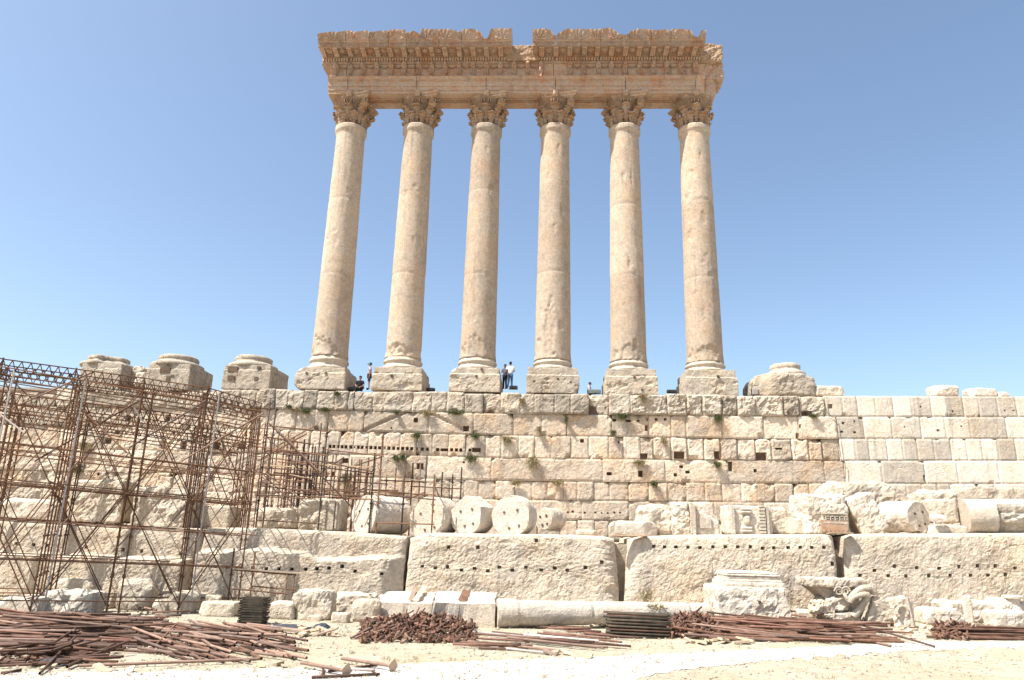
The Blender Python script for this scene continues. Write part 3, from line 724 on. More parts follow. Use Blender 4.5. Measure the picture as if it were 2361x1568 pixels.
# ------------------------------------------------------------------ entablature
def entab():
    Yf = -1.15
    zz = lambda y, Y: at(*W1(1400, y), Y=Y).z
    xA = at(*W1(290, 800), Y=Yf).x; xE = at(*W2(2010, 780), Y=Yf).x
    root = empty('entablature', (-2, 0, ZA), 'carved reddish stone entablature lying across the six column capitals', 'entablature')
    js = [xA]+[at(*w(x, 760), Y=Yf).x for w, x in ((W1, 500), (W1, 1220), (W1, 1945), (W2, 447), (W2, 1180), (W2, 1914))]+[xE]
    def prism(prof, xa, xb, mat, name, step=.35, amp=.012, seed=0, tint=.5, topf=None, beads=None):
        V = []; n = max(1, int((xb-xa)/step)); k = len(prof)
        for i in range(n+1):
            x = xa+(xb-xa)*i/n
            for (y, z) in prof:
                e = amp*fr(x*1.5+seed, y*3, z*3, 1, 4)
                z2 = z+e
                if topf and z > prof[0][1]+topf[0]: z2 += topf[1](x)
                V.append((x+(.03*fr(y*4, z*4, seed+i) if i in (0, n) else 0), y+e, z2))
        Fc = [(i*k+j, i*k+(j+1) % k, (i+1)*k+(j+1) % k, (i+1)*k+j) for i in range(n) for j in range(k)]
        Fc += [tuple(range(k)), tuple(range(n*k, (n+1)*k))[::-1]]
        mm = MB().add(V, [f[::-1] for f in Fc], tint)
        if beads:
            x = xa+.08
            while x < xb-.08: mm.box((x, Yf-.19, beads), (.045, .05, .05), t=tint); x += .16
        return mm.build(name, mat, root)
    z1, z2, z3, z4 = zz(790, -1.17), zz(750, -1.2), zz(690, -1.25), zz(645, -1.42)
    for i in range(7):
        g = .018; a = js[i]+g; b = js[i+1]-g; s = i*5
        pr = [(Yf, ZA), (Yf, z1), (Yf-.06, z1+.02), (Yf-.06, z2), (Yf-.12, z2+.02), (Yf-.12, z3-.03), (Yf-.17, z3), (Yf-.20, z3+.04), (Yf-.33, z4-.03), (Yf-.35, z4), (.7, z4), (.7, ZA)]
        prism(pr, a, b, M_ent, 'architrave_block', .25, .02, s, [.6, .55, .7, .6, .6, .6, .85][i], beads=(z3+.06) if i < 6 else None)
    m = MB(); x = xA+.3     # soffit panels between columns
    for k in range(5):
        cx = X0+SP*(k+.5)
        for dy in (-.38, .08): m.box((cx, dy-.15, ZA-.02), (1.15, .045, .03))
        m.box((cx-1.12, -.3, ZA-.02), (.04, .3, .028)); m.box((cx+1.12, -.3, ZA-.02), (.04, .3, .028))
        for q in range(14): 
            for s_ in (-1, 1): m.box((cx-1.0+q*.15, -.3+s_*.05, ZA-.02), (.05, .02, .035), Matrix.Rotation(s_*.7, 3, 'Z'))
    m.build('soffit_carving', M_ent, root)
    # frieze
    z5 = zz(520, -1.12)
    fx = [xA-.02]+[at(*w(x_, 570), Y=-1.05).x for w, x_ in ((W1, 492), (W1, 1205), (W2, 428), (W2, 1205), (W2, 1878), )]+[at(*W2(2085, 580), Y=-1.05).x]
    for i in range(len(fx)-1):
        pr = [(-1.12, z4+.004), (-1.08, z4+.2), (-1.05, z4+.6), (-1.10, z5-.1), (-1.14, z5), (.7, z5), (.7, z4+.004)]
        prism(pr, fx[i]+.015, fx[i+1]-.015, M_ent, 'frieze_block', .2, .02, i*9, [.75, .8, .85, .85, .9, .95][i])
    # animal brackets
    BX = [at(*W1(x_, 570), Y=-1.3).x for x_ in (370, 520, 655, 800, 950, 1085, 1240, 1375, 1515, 1660, 1805, 1950, 2092, 2235)]+[at(*W2(x_, 570), Y=-1.3).x for x_ in (160, 300, 605, 745, 900, 1035, 1180, 1330, 1475, 1615, 1760, 1915)]
    for i, x in enumerate(BX):
        rnd = random.Random(i); m = MB(); hh = z5-z4
        P = []
        for q in range(9):
            t = q/8; z = z4+.02+hh*t*1.02
            pr_ = .12+.34*sm(.35, .8, t)-.10*sm(.88, 1.0, t)+.07*math.sin(t*9)
            w = .10+.07*sm(.3, .75, t)-.04*sm(.85, 1, t)+.02*math.sin(t*11+i)
            P.append((z, pr_, w))
        V = []
        for (z, pr_, w) in P:
            for a in range(9):
                th = math.pi*a/8; V.append((x-w*math.cos(th), -1.08-pr_*max(0, math.sin(th))**.7+.02*fr(x*9+a, z*9, i, 1), z))
        Fc = [(r_*9+a, r_*9+a+1, (r_+1)*9+a+1, (r_+1)*9+a) for r_ in range(8) for a in range(8)]; Fc.append(tuple(range(72, 81)))
        m.add(V, Fc, 1.3)
        zc = z4+hh*.72   # forelegs and head lumps
        for s_ in (-1, 1):
            m.tube((x+s_*.07, -1.42, z4+hh*.62), (x+s_*.06, -1.34, z4+hh*.22), .045, 6)
            V, Fc = rbox((.05, .05, .05), .04, .04, .01, i, c=(x+s_*.10, -1.50, zc+.22)); m.add(V, Fc, .4)
        V, Fc = rbox((.11, .12, .13), .06, .1, .03, i, 6, c=(x, -1.52, zc+.10)); m.add(V, Fc, .5)
        o = m.build('beast_bracket', M_ent, root, True)
        if i % 2 == 0 or True:   # garland swag to the next
            if i+1 < len(BX) and BX[i+1]-x < 1.3:
                m = MB(); pts = []
                for q in range(9):
                    t = q/8; pts.append(Vector((x+.12+(BX[i+1]-x-.24)*t, -1.13, z5-.08-.20*math.sin(math.pi*t)-.02*(q % 2))))
                for a, b in zip(pts, pts[1:]): m.tube(a, b, .045, 5)
                m.build('garland', M_ent, root, True)
    # cornice sections
    z6, z7, z8 = zz(490, -1.2), zz(450, -1.32), zz(428, -1.38)
    YC = -2.45; zc0, zc1, zc2 = at(*W1(1400, 327), Y=YC).z, at(*W1(1400, 287), Y=YC-.04).z, at(*W1(1400, 265), Y=YC-.1).z
    z9 = zc0+.10; z9 = max(z9, z8+.05)
    ztp = at(*W1(1400, 160), Y=YC-.35).z
    cj1 = [(W1, x_) for x_ in (205, 497, 742, 937, 1122, 1460, 1697, 2218)]; cj2 = [(W2, x_) for x_ in (207, 452, 712, 918, 1180, 1437, 1645, 2005)]
    rndt = random.Random(8)
    ZTOP = [(W1(x_, y_)) for x_, y_ in ((205, 195), (330, 180), (440, 180), (480, 165), (600, 180), (700, 165), (742, 182), (930, 165), (1000, 155), (1100, 160), (1122, 195), (1180, 165), (1260, 205), (1275, 150), (1460, 155), (1540, 148), (1690, 180), (1705, 155), (1820, 150), (1890, 185), (1925, 255), (1960, 250), (2000, 150), (2060, 145), (2218, 145))]
    ZTOP += [(W2(x_, y_)) for x_, y_ in ((207, 155), (330, 145), (400, 165), (435, 215), (460, 225), (480, 190), (520, 175), (580, 145), (640, 160), (700, 145), (800, 155), (900, 150), (1010, 140), (1080, 170), (1120, 205), (1190, 215), (1250, 165), (1300, 150), (1430, 155), (1500, 165), (1600, 155), (1650, 175), (1660, 150), (1800, 155), (1860, 165), (1900, 230), (1940, 240), (1975, 160), (2005, 165))]
    zt_l = [(at(u, v, Y=YC-.3).x, at(u, v, Y=YC-.3).z) for u, v in ZTOP]
    for grp in (cj1, cj2):
        xs = [at(*w(x_, 380), Y=-2.0).x for w, x_ in grp]
        for i in range(len(xs)-1):
            a, b = xs[i]+.014, xs[i+1]-.014; tnt = rndt.uniform(.35, .6)
            cr = empty_part('cornice_block', root, ((a+b)/2, 0, z5))
            g0 = .02
            pr = [(-1.12, z5+.004), (-1.18, z5+.02), (-1.24, z6-.03), (-1.24, z6), (-1.18, z6+.01), (-1.18, z7), (-1.32, z7+.01), (-1.36, z8-.02), (-1.40, z8), (-1.42, z9), (YC+.12, z9), (YC+.1, zc0), (YC, zc0), (YC-.02, zc1), (YC-.09, zc1+.03), (YC-.11, zc2)]
            n = max(3, int((b-a)/.055)); V = []; K = len(pr); NS = 7; tot = K+NS+2
            for q in range(n+1):
                x = a+(b-a)*q/n; zt_ = interp(zt_l, x)+.035*fr(x*3, 0, 2, 1, 4)
                for (y, z) in pr:
                    e = .014*fr(x*2.2, y*4, z*4, 1, 4); V.append((x, y+e, z+e*.5))
                for j in range(NS):
                    t = j/(NS-1); z = zc2+.01+(zt_-zc2-.01)*t
                    ph = ((x*0.78) % 1.0)-.5; rel = abs(math.sin(math.atan2(t+.12, ph*2.2)*6.5))*.10*(1-t**5)*sm(1.1, .5, abs(ph)*2)+.03*fr(x*7, z*7, 1)
                    V.append((x, YC-.12-.24*t**1.6-rel, z))
                V.append((x, -1.6, zt_-.05+.05*fr(x*2, 4, 0))); V.append((x, -1.12+.0, z5+.5))
            Fc = [(q*tot+j, (q+1)*tot+j, (q+1)*tot+(j+1) % tot, q*tot+(j+1) % tot) for q in range(n) for j in range(tot)]
            Fc += [tuple(range(tot)), tuple(range(n*tot, (n+1)*tot))[::-1]]
            MB().add(V, Fc, tnt).build('cornice_profile', M_ent, cr)
            m = MB(); x = a+.08    # dentils
            while x < b-.05:
                m.box((x, -1.26, (z6+z7)/2+.005), (.062, .10, (z7-z6)/2), t=1.4); x += .185
            m.build('dentil_row', M_ent, cr)
            m = MB(); x = a+.08    # eggs
            while x < b-.05:
                V, Fc = rbox((.05, .05, .055), .05, .045, 0, 1, c=(x, -1.38, z8-.05)); m.add(V, Fc, .6); x += .165
            m.build('egg_row', M_ent, cr)
            m = MB(); x = a+.1; q = 0       # meander band
            zm = (zc0+zc1)/2; hm = (zc1-zc0)/2-.02
            while x < b-.22:
                yy = YC-.03
                m.box((x+.09, yy, zm+hm), (.10, .02, .016)); m.box((x, yy, zm), (.016, .02, hm)); m.box((x+.11, yy, zm-.25*hm), (.016, .02, .75*hm)); m.box((x+.07, yy, zm-hm), (.05, .02, .016)); x += .235
            if m.V: m.build('meander_band', M_ent, cr)
    MX = [at(*W1(x_, 385), Y=-2.1).x for x_ in (230, 365, 510, 655, 800, 935, 1080, 1230, 1370, 1510, 1660, 1805, 1945, 2095)]+[at(*W2(x_, 385), Y=-2.1).x for x_ in (305, 455, 600, 755, 890, 1040, 1185, 1330, 1475, 1615, 1765, 1910)]
    for i, x in enumerate(MX):
        m = MB()
        for s_ in (-1, 0, 1):     # ribbed scroll bracket
            V = []
            prf = [(-1.40, z9-.02), (-1.40, z9-.20), (-1.55, z9-.23), (-1.80, z9-.14), (-2.10, z9-.13), (-2.28, z9-.16), (-2.34, z9-.08), (-2.34, z9-.02)]
            for sx in (-1, 1):
                for (y, z) in prf: V.append((x+s_*.105+sx*.042, y, z))
            k = len(prf); Fc = [(j, (j+1) % k, k+(j+1) % k, k+j) for j in range(k)]+[tuple(range(k))[::-1], tuple(range(k, 2*k))]
            m.add(V, Fc, 1.2)
        m.box((x, -1.88, z9-.035), (.2, .46, .035), t=.5); m.build('modillion', M_ent, root)
        nx_ = MX[i+1] if i+1 < len(MX) else x+1.0
        if nx_-x < 1.2:
            cx = (x+nx_)/2; m = MB()
            V, Fc = lathe([(.20, 0), (.23, -.03), (.17, -.08), (.10, -.06), (.08, -.13), (.02, -.15)], (cx, -1.88, z9-.002), 12, lambda w, z, r: .04*math.cos(w*5) if r > .15 else 0)
            m.add(V, [f[::-1] for f in Fc], .6)
            m.box((cx, -1.50, z9-.03), (.27, .03, .04)); m.box((cx, -2.28, z9-.03), (.27, .03, .04)); m.build('rosette', M_ent, root, False)
    # rubble core behind the gap and the broken right end
    xg0, xg1 = at(*W1(2230, 300), Y=-1.6).x, at(*W2(203, 300), Y=-1.6).x
    V, Fc = rbox(((xg1-xg0)/2+.5, 1.1, (ztp-z5)/2-.12), .10, .08, .10, 3, 2.5, c=((xg0+xg1)/2, -.35, (ztp+z5)/2-.02)); MB().add(V, Fc, .25).build('broken_core', M_cap, root)
    V, Fc = rbox(((xs[-1]-at(*W1(205, 300), Y=-2).x)/2, .95, (ztp-z5)/2-.1), .25, .05, .07, 4, 2, c=((xs[-1]+at(*W1(205, 300), Y=-2).x)/2, -.25, (ztp+z5)/2-.1)); MB().add(V, Fc, .5).build('core', M_ent, root)
    e0 = xs[-1]-.15; e1 = at(*W2(2175, 300), Y=-.9).x
    V, Fc = rbox(((e1-e0)/2, 1.0, (ztp-z5)/2), .09, .22, .13, 9, 2.2, cuts=2, cutd=(.85, .95), c=((e0+e1)/2, -.40, (ztp+z5)/2-.03)); MB().add(V, Fc, .25).build('broken_core', M_cap, root)
    zlo = at(*W2(2150, 690), Y=-.9).z; zhi = at(*W2(2150, 515), Y=-.9).z; e2 = at(*W2(2198, 600), Y=-.9).x
    V, Fc = rbox(((e2-js[-1])/2, .9, (zhi-zlo)/2), .09, .12, .09, 12, 2.2, c=((e2+js[-1])/2+.02, -.2, (zhi+zlo)/2)); MB().add(V, Fc, .6).build('broken_core', M_ent, root)
    e3 = at(*W2(2115, 800), Y=-.9).x; zl = ZA
    V, Fc = rbox(((e3-js[-1])/2+.05, .95, (zlo-zl)/2+.1), .09, .16, .08, 15, 2.2, cuts=2, cutd=(.8, .95), c=((e3+js[-1])/2, -.12, (zlo+zl)/2+.05)); MB().add(V, Fc, .6).build('broken_core', M_ent, root)
def empty_part(name, parent, loc):
    o = bpy.data.objects.new(name, None); COL.objects.link(o); o.parent = parent
    o.location = Vector(loc)-parent.location; return o
entab()

# ------------------------------------------------------------------ column stumps on the wall
def stump(x0, x1, zb, ztp, xt0, xt1, zt2, label, seed, chip=None, y0=-1.55, broke=0, holes=()):
    cx = (x0+x1)/2; root = empty('column_base_stump', (cx, 0, zb), label, 'column base', 'bare column bases left on the wall')
    hw = (x1-x0)/2; m = MB()
    def fn(p):
        if p.z > .40*(ztp-zb)/1.4 and p.y < 0 and broke < 2: p = Vector((p.x*.96, p.y*.96, p.z))
        if broke == 2:
            if p.x > 0: p.z -= .28*sm(.9, 1.7, p.x)*sm(-.2, .6, p.z)
            if p.x < 0: p = Vector((p.x+.25*sm(.2, .7, p.z), p.y+.55*sm(.8, 1.6, -p.x)*(1 if p.y < 0 else 0), p.z))
        return p
    V, Fc = rbox((hw, 1.6, (ztp-zb)/2), .075, .035 if broke < 2 else .22, .035 if broke < 2 else .08, seed, 1.8, c=(cx, 0, (zb+ztp)/2), fn=fn); m.add(V, Fc, .3 if broke < 2 else .05)
    m.build('plinth', (M_top if broke < 2 else M_base), root)
    c2 = (xt0+xt1)/2; R2 = (xt1-xt0)/2
    H = zt2-ztp; pr = [(R2*1.28, -.02), (R2*1.30, .1*H), (R2*1.28, .25*H), (R2*1.12, .38*H), (R2*1.0, .48*H), (R2*.97, .6*H), (R2*.99, .64*H), (R2, .74*H), (R2*.99, .88*H), (R2*.93, .97*H), (R2*.9, H), (R2*.3, H+.02)]
    V, Fc = lathe(pr, (c2, -.1, ztp-.01), 48, lambda w, z, r: .025*fr(w*4, z*3, seed, 1, 4)-(.35*sm(.0, .5, fr(w*.9+seed, 1, 2))*(1 if broke else .15)))
    MB().add(V, Fc, .35).build('base_moulding', (M_top if broke < 2 else M_base), root, True)
    if holes:
        m = MB()
        for (hx, hz, hw_, hh) in holes: m.box((hx, -1.59, hz), (hw_/2, .05, hh/2))
        m.build('socket_shade', M_dark, root)  # nothing is cut: dark blocks paint the shade inside the sockets
def sx(w, x, y, Y=-1.6): return at(*w(x, y), Y=Y)
a = sx(W6, 1895, 440); b = sx(W6, 2305, 440); t = sx(W6, 2100, 232); q0, q1 = sx(W6, 2028, 180, -.1), sx(W6, 2338, 180, -.1)
hs = [(sx(W6, x, y).x, sx(W6, x, y).z, .0+w/140, h/140) for x, y, w, h in ((1998, 270, 85, 42), (1985, 345, 60, 36), (2200, 355, 32, 34), (2222, 258, 26, 24))]
stump(a.x, b.x, a.z, t.z, q0.x, q1.x, sx(W6, 2180, 146, -1.1).z, 'bare column base just left of the standing columns', 41, None, broke=0, holes=hs)
a = sx(W6, 1240, 412); b = sx(W6, 1612, 412); t = sx(W6, 1430, 222); q0, q1 = sx(W6, 1382, 180, -.1), sx(W6, 1705, 180, -.1)
hs = [(sx(W6, x, y).x, sx(W6, x, y).z, w/140, h/140) for x, y, w, h in ((1418, 280, 88, 50), (1445, 352, 34, 40), (1480, 330, 26, 18))]
stump(a.x, b.x, a.z-.25, t.z, q0.x, q1.x, sx(W6, 1530, 142, -1.1).z, 'bare column base with two square holes, middle of the three at left', 42, holes=hs)
a = sx(W6, 665, 400); b = sx(W6, 1020, 400); t = sx(W6, 840, 218); q0, q1 = sx(W6, 780, 190, -.1), sx(W6, 1100, 190, -.1)
stump(a.x, b.x, a.z-.35, t.z, q0.x, q1.x, sx(W6, 930, 148, -1.1).z, 'bare worn column base farthest left above the scaffold', 43, broke=1)
a = sx(W5, 62, 498); b = sx(W5, 578, 495); t = sx(W5, 350, 290); q0, q1 = sx(W5, 170, 240, -.1), sx(W5, 426, 240, -.1)
stump(a.x, b.x, a.z, t.z-.05, q0.x, q1.x, sx(W5, 300, 205, -1.1).z, 'lone eroded column base right of the standing columns', 44, broke=2)

# ------------------------------------------------------------------ rocks and fragments
def rock_thing(name, label, cat, w, x0, x1, y0, y1, depth, seed, mat, Y=None, sq=.25, amp=.12, cuts=5, cutd=(.62, .92), group=None, tint=.6, rot=0, sink=.03, fsc=1.5, step=None):
    um, vb = w((x0+x1)/2, y1)
    p = atg(um, vb) if Y is None else at(um, vb, Y=Y)
    y = p.y; a = at(*w(x0, y1), Y=y); b = at(*w(x1, y1), Y=y); t = at(*w((x0+x1)/2, y0), Y=y+depth*.25)
    hx = (b.x-a.x)/2; hz = max((t.z-p.z)/2, .05)+sink/2
    r = sq*min(hx, hz, depth/2)*2
    st = step or max(.05, min(.11, hx/9))
    R = Matrix.Rotation(rot, 3, 'Y') if rot else None
    V, Fc = rbox((hx, depth/2, hz), st, r, amp*min(1, hz*1.5), seed, fsc, cuts, cutd, c=((a.x+b.x)/2, y+depth/2, p.z-sink+hz), R=R)
    o = obj(name, V, Fc, mat, tint=[tint]*len(V)); return tag(o, label, cat, group)
RT = rock_thing
# boulders on the ground in front of the foundation
g = 'fallen stones on the ground'
for (w, x0, x1, y0, y1, d, s, mt, sq, am, cu, lab) in [
 (W7, -60, 262, 928, 1072, 1.6, 1, M_white, .2, .14, 4, 'flat bleached slab at the left edge behind the pipe heap'),
 (W7, 225, 722, 890, 1068, 1.5, 2, M_white, .3, .30, 4, 'long deeply pitted white rock behind the pipe heap'),
 (W7, 395, 712, 790, 920, 1.1, 3, M_rock, .12, .12, 2, 'squared rough block in shade behind the pitted rock'),
 (W7, 700, 832, 905, 1025, .8, 4, M_rock, .3, .12, 6, 'small brown stone right of the pitted rock'),
 (W7, 865, 1115, 800, 1035, .9, 5, M_rock, .2, .1, 7, 'tall pointed boulder at the foot of the scaffold'),
 (W7, 1150, 1262, 955, 1055, .6, 7, M_rock, .14, .08, 3, 'small cube shaped stone behind the heap end'),
 (W7, 1095, 1195, 930, 1008, .6, 8, M_rock, .25, .08, 5, 'small stone with a flat top right of the pointed boulder'),
 (W7, 1250, 1448, 892, 1058, .9, 9, M_rock, .25, .1, 7, 'smooth pale rounded boulder beside a scaffold foot'),
 (W7, 1468, 1660, 908, 1035, .8, 10, M_rock, .15, .1, 8, 'wedge shaped leaning rock with a sharp top edge'),
 (W7, 1495, 1780, 968, 1085, .9, 11, M_rock, .25, .16, 6, 'low jagged rock left of the green stack'),
 (W8, 112, 326, 965, 1105, .8, 12, M_rock, .28, .12, 5, 'pale rounded rock behind a scaffold pole right of the green stack'),
 (W8, 305, 602, 880, 1112, 1.1, 13, M_rock, .2, .14, 5, 'big squarish boulder with a brown underside'),
 (W8, 620, 950, 905, 1092, .9, 14, M_rock, .2, .22, 6, 'jagged white broken rock right of the big boulder'),
 (W8, 765, 978, 952, 1125, .7, 15, M_rock, .35, .08, 7, 'smooth rounded stone leaning on the jagged rock'),
 (W8, 596, 746, 1055, 1132, .5, 16, M_rock, .35, .10, 4, 'small lumpy stone in front of the jagged rock'),
 (W8, 430, 538, 1075, 1120, .35, 17, M_rock, .35, .08, 4, 'tiny flat stone in front of the big boulder'),
 (W8, 548, 602, 1080, 1112, .25, 18, M_rock, .35, .05, 4, 'tiny round stone beside the water bottle'),
 (W8, 915, 1020, 1085, 1135, .4, 19, M_rock, .35, .08, 4, 'small pale stone at the left end of the clamp heap'),
 (W10, 370, 520, 1030, 1110, .6, 21, M_white, .3, .12, 5, 'pale low stone behind the right pipe heap'),
 (W10, 1350, 1660, 1020, 1150, 1.0, 22, M_white, .3, .2, 5, 'low bleached rubble mound left of the white post'),
 (W10, 1480, 2000, 965, 1120, 1.4, 23, M_white, .3, .2, 6, 'broad bleached rock behind the white post'),
 (W10, 1880, 2180, 1040, 1180, 1.0, 24, M_white, .3, .2, 6, 'bleached boulder at the right edge above the pipe bundle'),
 (W10, 1870, 2120, 945, 1050, .9, 25, M_white, .3, .14, 6, 'bleached block under the small stone drum')]:
    RT('boulder', lab, 'boulder', w, x0, x1, y0, y1, d, s, mt, sq=sq*.7, amp=am*.6, cuts=cu+3, cutd=(.64, .92), group=g, fsc=2.2)
# rubble along wall tops
for (w, x0, x1, y0, y1, s, lab) in [
 (W5, 560, 812, 418, 500, 31, 'broken rubble lump beside the lone column base'), (W5, 1592, 1808, 418, 500, 32, 'squarish pale stone alone on top of the rebuilt wall'),
 (W5, 1905, 2132, 438, 502, 33, 'wedge of pale rock on top of the wall near the right edge'), (W5, 2120, 2235, 472, 502, 34, 'thin flat stone on the wall at the far right'),
 (W6, 1140, 1240, 305, 420, 35, 'pale stone between the two left column bases'), (W6, 1095, 1215, 250, 400, 36, 'brown leaning block behind the pale stone')]:
    RT('wall_top_stone', lab, 'stone', w, x0, x1, y0, y1, 1.0, s, M_white if s in (32, 33, 34) else M_base, Y=-1.6 if s != 36 else -.4, sq=.25, amp=.12, cuts=5, group='loose stones along the wall top')
# ledge pieces
def drum(label, w, cx, cy, rx, ry, Y, L, ang, seed, mat=M_white, cut=(), tint=.7, name='column_drum', rough=.03, group='fallen column drums on the ledge'):
    """short cylinder whose axis lies along the ground, turned ang degrees from the viewer"""
    p = at(*w(cx, cy), Y=Y); e = at(*w(cx+rx, cy), Y=Y); r = abs(e.x-p.x); b = at(*w(cx, cy+ry), Y=Y)
    zc = p.z; th = math.radians(ang); ax = Vector((math.sin(th), math.cos(th), 0)); sd = Vector((math.cos(th), -math.sin(th), 0))
    n, k = 56, max(6, int(L/.12)); V = []; rnd = random.Random(seed)
    pl = [(math.radians(a), d) for a, d in cut]
    def rad(w_, t):
        q = r
        for a, d in pl:
            cc = math.cos(w_-a)
            if cc > .05: q = min(q, r*d/cc)
        return q + rough*fr(math.cos(w_)*1.5+seed, math.sin(w_)*1.5, t*2, 1.4, 4)
    for ring in (.35, .7, .93):
        for i in range(n):
            w_ = 2*math.pi*i/n; q = rad(w_, 0)*ring; off = .02*fr(q*math.cos(w_)*2, q*math.sin(w_)*2, seed)
            P = p + ax*off + sd*q*math.sin(w_)+Vector((0, 0, q*math.cos(w_))); V.append(P)
    for j in range(k+1):
        t = L*j/k
        for i in range(n):
            w_ = 2*math.pi*i/n; q = rad(w_, t) - (.03 if j in (0, k) else 0)
            P = p + ax*t + sd*q*math.sin(w_)+Vector((0, 0, q*math.cos(w_))); V.append(P)
    Fc = [tuple(range(n))]
    for a in range(k+3): Fc += [(a*n+i, (a+1)*n+i, (a+1)*n+(i+1) % n, a*n+(i+1) % n) for i in range(n)]
    Fc.append(tuple(range((k+3)*n, (k+4)*n))[::-1])
    Fc = [f[::-1] for f in Fc]
    root = empty(name, (p.x, Y+L/2, p.z-r), label, 'column drum', group)
    MB().add(V, Fc, tint).build('drum_body', mat, root, False)
    m = MB(); 
    for (dx, dz) in ((-.32, .18), (.35, .3), (-.05, -.55), (.45, -.42)):
        m.box(p-ax*.0+sd*r*dx+Vector((0, 0, r*dz)), (.045, .035, .045), Matrix.Rotation(-th, 3, 'Z'))
    m.build('dowel_hole_shade', M_dark, root)  # dark blocks set on the drum end paint the holes' inner shade
    return root
drum('cut drum with a big dark curved side behind the scaffold poles', W8, 868, 305, 148, 150, -10.6, 2.2, 38, 1, cut=((-20, .94), (180, .93)))
drum('broken angular drum half hidden by scaffold poles', W8, 1350, 325, 165, 145, -10.4, 1.4, 22, 2, cut=((-50, .82), (0, .93), (180, .85), (-90, .93)))
drum('pentagon shaped drum end leaning between two others', W8, 1652, 306, 148, 150, -10.6, 1.3, 24, 3, cut=((-40, .86), (35, .86), (180, .93), (-95, .9), (90, .88)))
drum('round white drum end, most complete of the row', W8, 1992, 316, 160, 160, -10.8, 1.0, 20, 4, cut=((0, .985), (180, .84), (140, .97)))
drum('small smooth drum tilted behind the round white one', W9, 330, 335, 85, 100, -9.6, 1.2, 35, 5, M_base, cut=((-30, .9),))
drum('split drum with a flat face and three small holes', W10, 1290, 320, 125, 140, -10.4, 1.8, -24, 6, cut=((-30, .95), (60, .93), (180, .93)), rough=.06)
def laid(label, w, xl, xr, yc, ry, Y, dy, mat, name, cat, mats=None, prof=None, seed=0, group=None, ground=False, yc2=None, breaks=(), under=None, end_scale=1.0):
    """long cylinder lying sideways"""
    A = at(*w(xl, yc), Y=Y)
    B = at(*(prof['w2'] if prof and 'w2' in prof else w)(xr, yc2 if yc2 is not None else yc), Y=Y+dy)
    r = abs(at(*w(xl, yc-ry), Y=Y).z-A.z)
    d = B-A; L = d.length; ax = d.normalized(); up = Vector((0, 0, 1)); sd = ax.cross(up).normalized(); up = sd.cross(ax)
    n = 40; k = int(L/.12); V = []
    for j in range(k+1):
        t = j/k; rb = r*(1-(1-end_scale)*t); x = L*t
        if prof:
            for (a, b, q) in prof.get('collars', ()):
                if a <= t <= b: rb *= q
        for i in range(n):
            w_ = 2*math.pi*i/n; q = rb+.012*fr(math.cos(w_)*2+seed, math.sin(w_)*2, x*.8, 1.3, 4)
            if j in (0, k): q -= .03
            for bt in breaks:
                if abs(t-bt) < .004: q -= .05
            if under:
                cw = math.cos(w_-under[0])
                if under[2] < t < under[3] and cw > .3: q -= under[1]*sm(.3, .8, cw)*(.6+.7*abs(fr(w_*3, x*2, 5, 1, 4)))
            P = A+ax*x+(sd*math.sin(w_)+up*math.cos(w_))*q; V.append(P)
    Fc = [(a*n+i, a*n+(i+1) % n, (a+1)*n+(i+1) % n, (a+1)*n+i) for a in range(k) for i in range(n)]+[tuple(range(n))[::-1], tuple(range(k*n, (k+1)*n))]
    Fc = [f[::-1] for f in Fc]
    o = obj(name, V, Fc, mat, tint=[.42]*len(V), smooth=False); return tag(o, label, cat, group)
laid('thick fallen shaft with a dark broken underside at the right edge', W10, 1640, 2300, 318, 133, -10.3, -.6, M_white, 'fallen_shaft', 'column shaft', seed=3, under=(math.radians(115), .35, .35, 1.0))
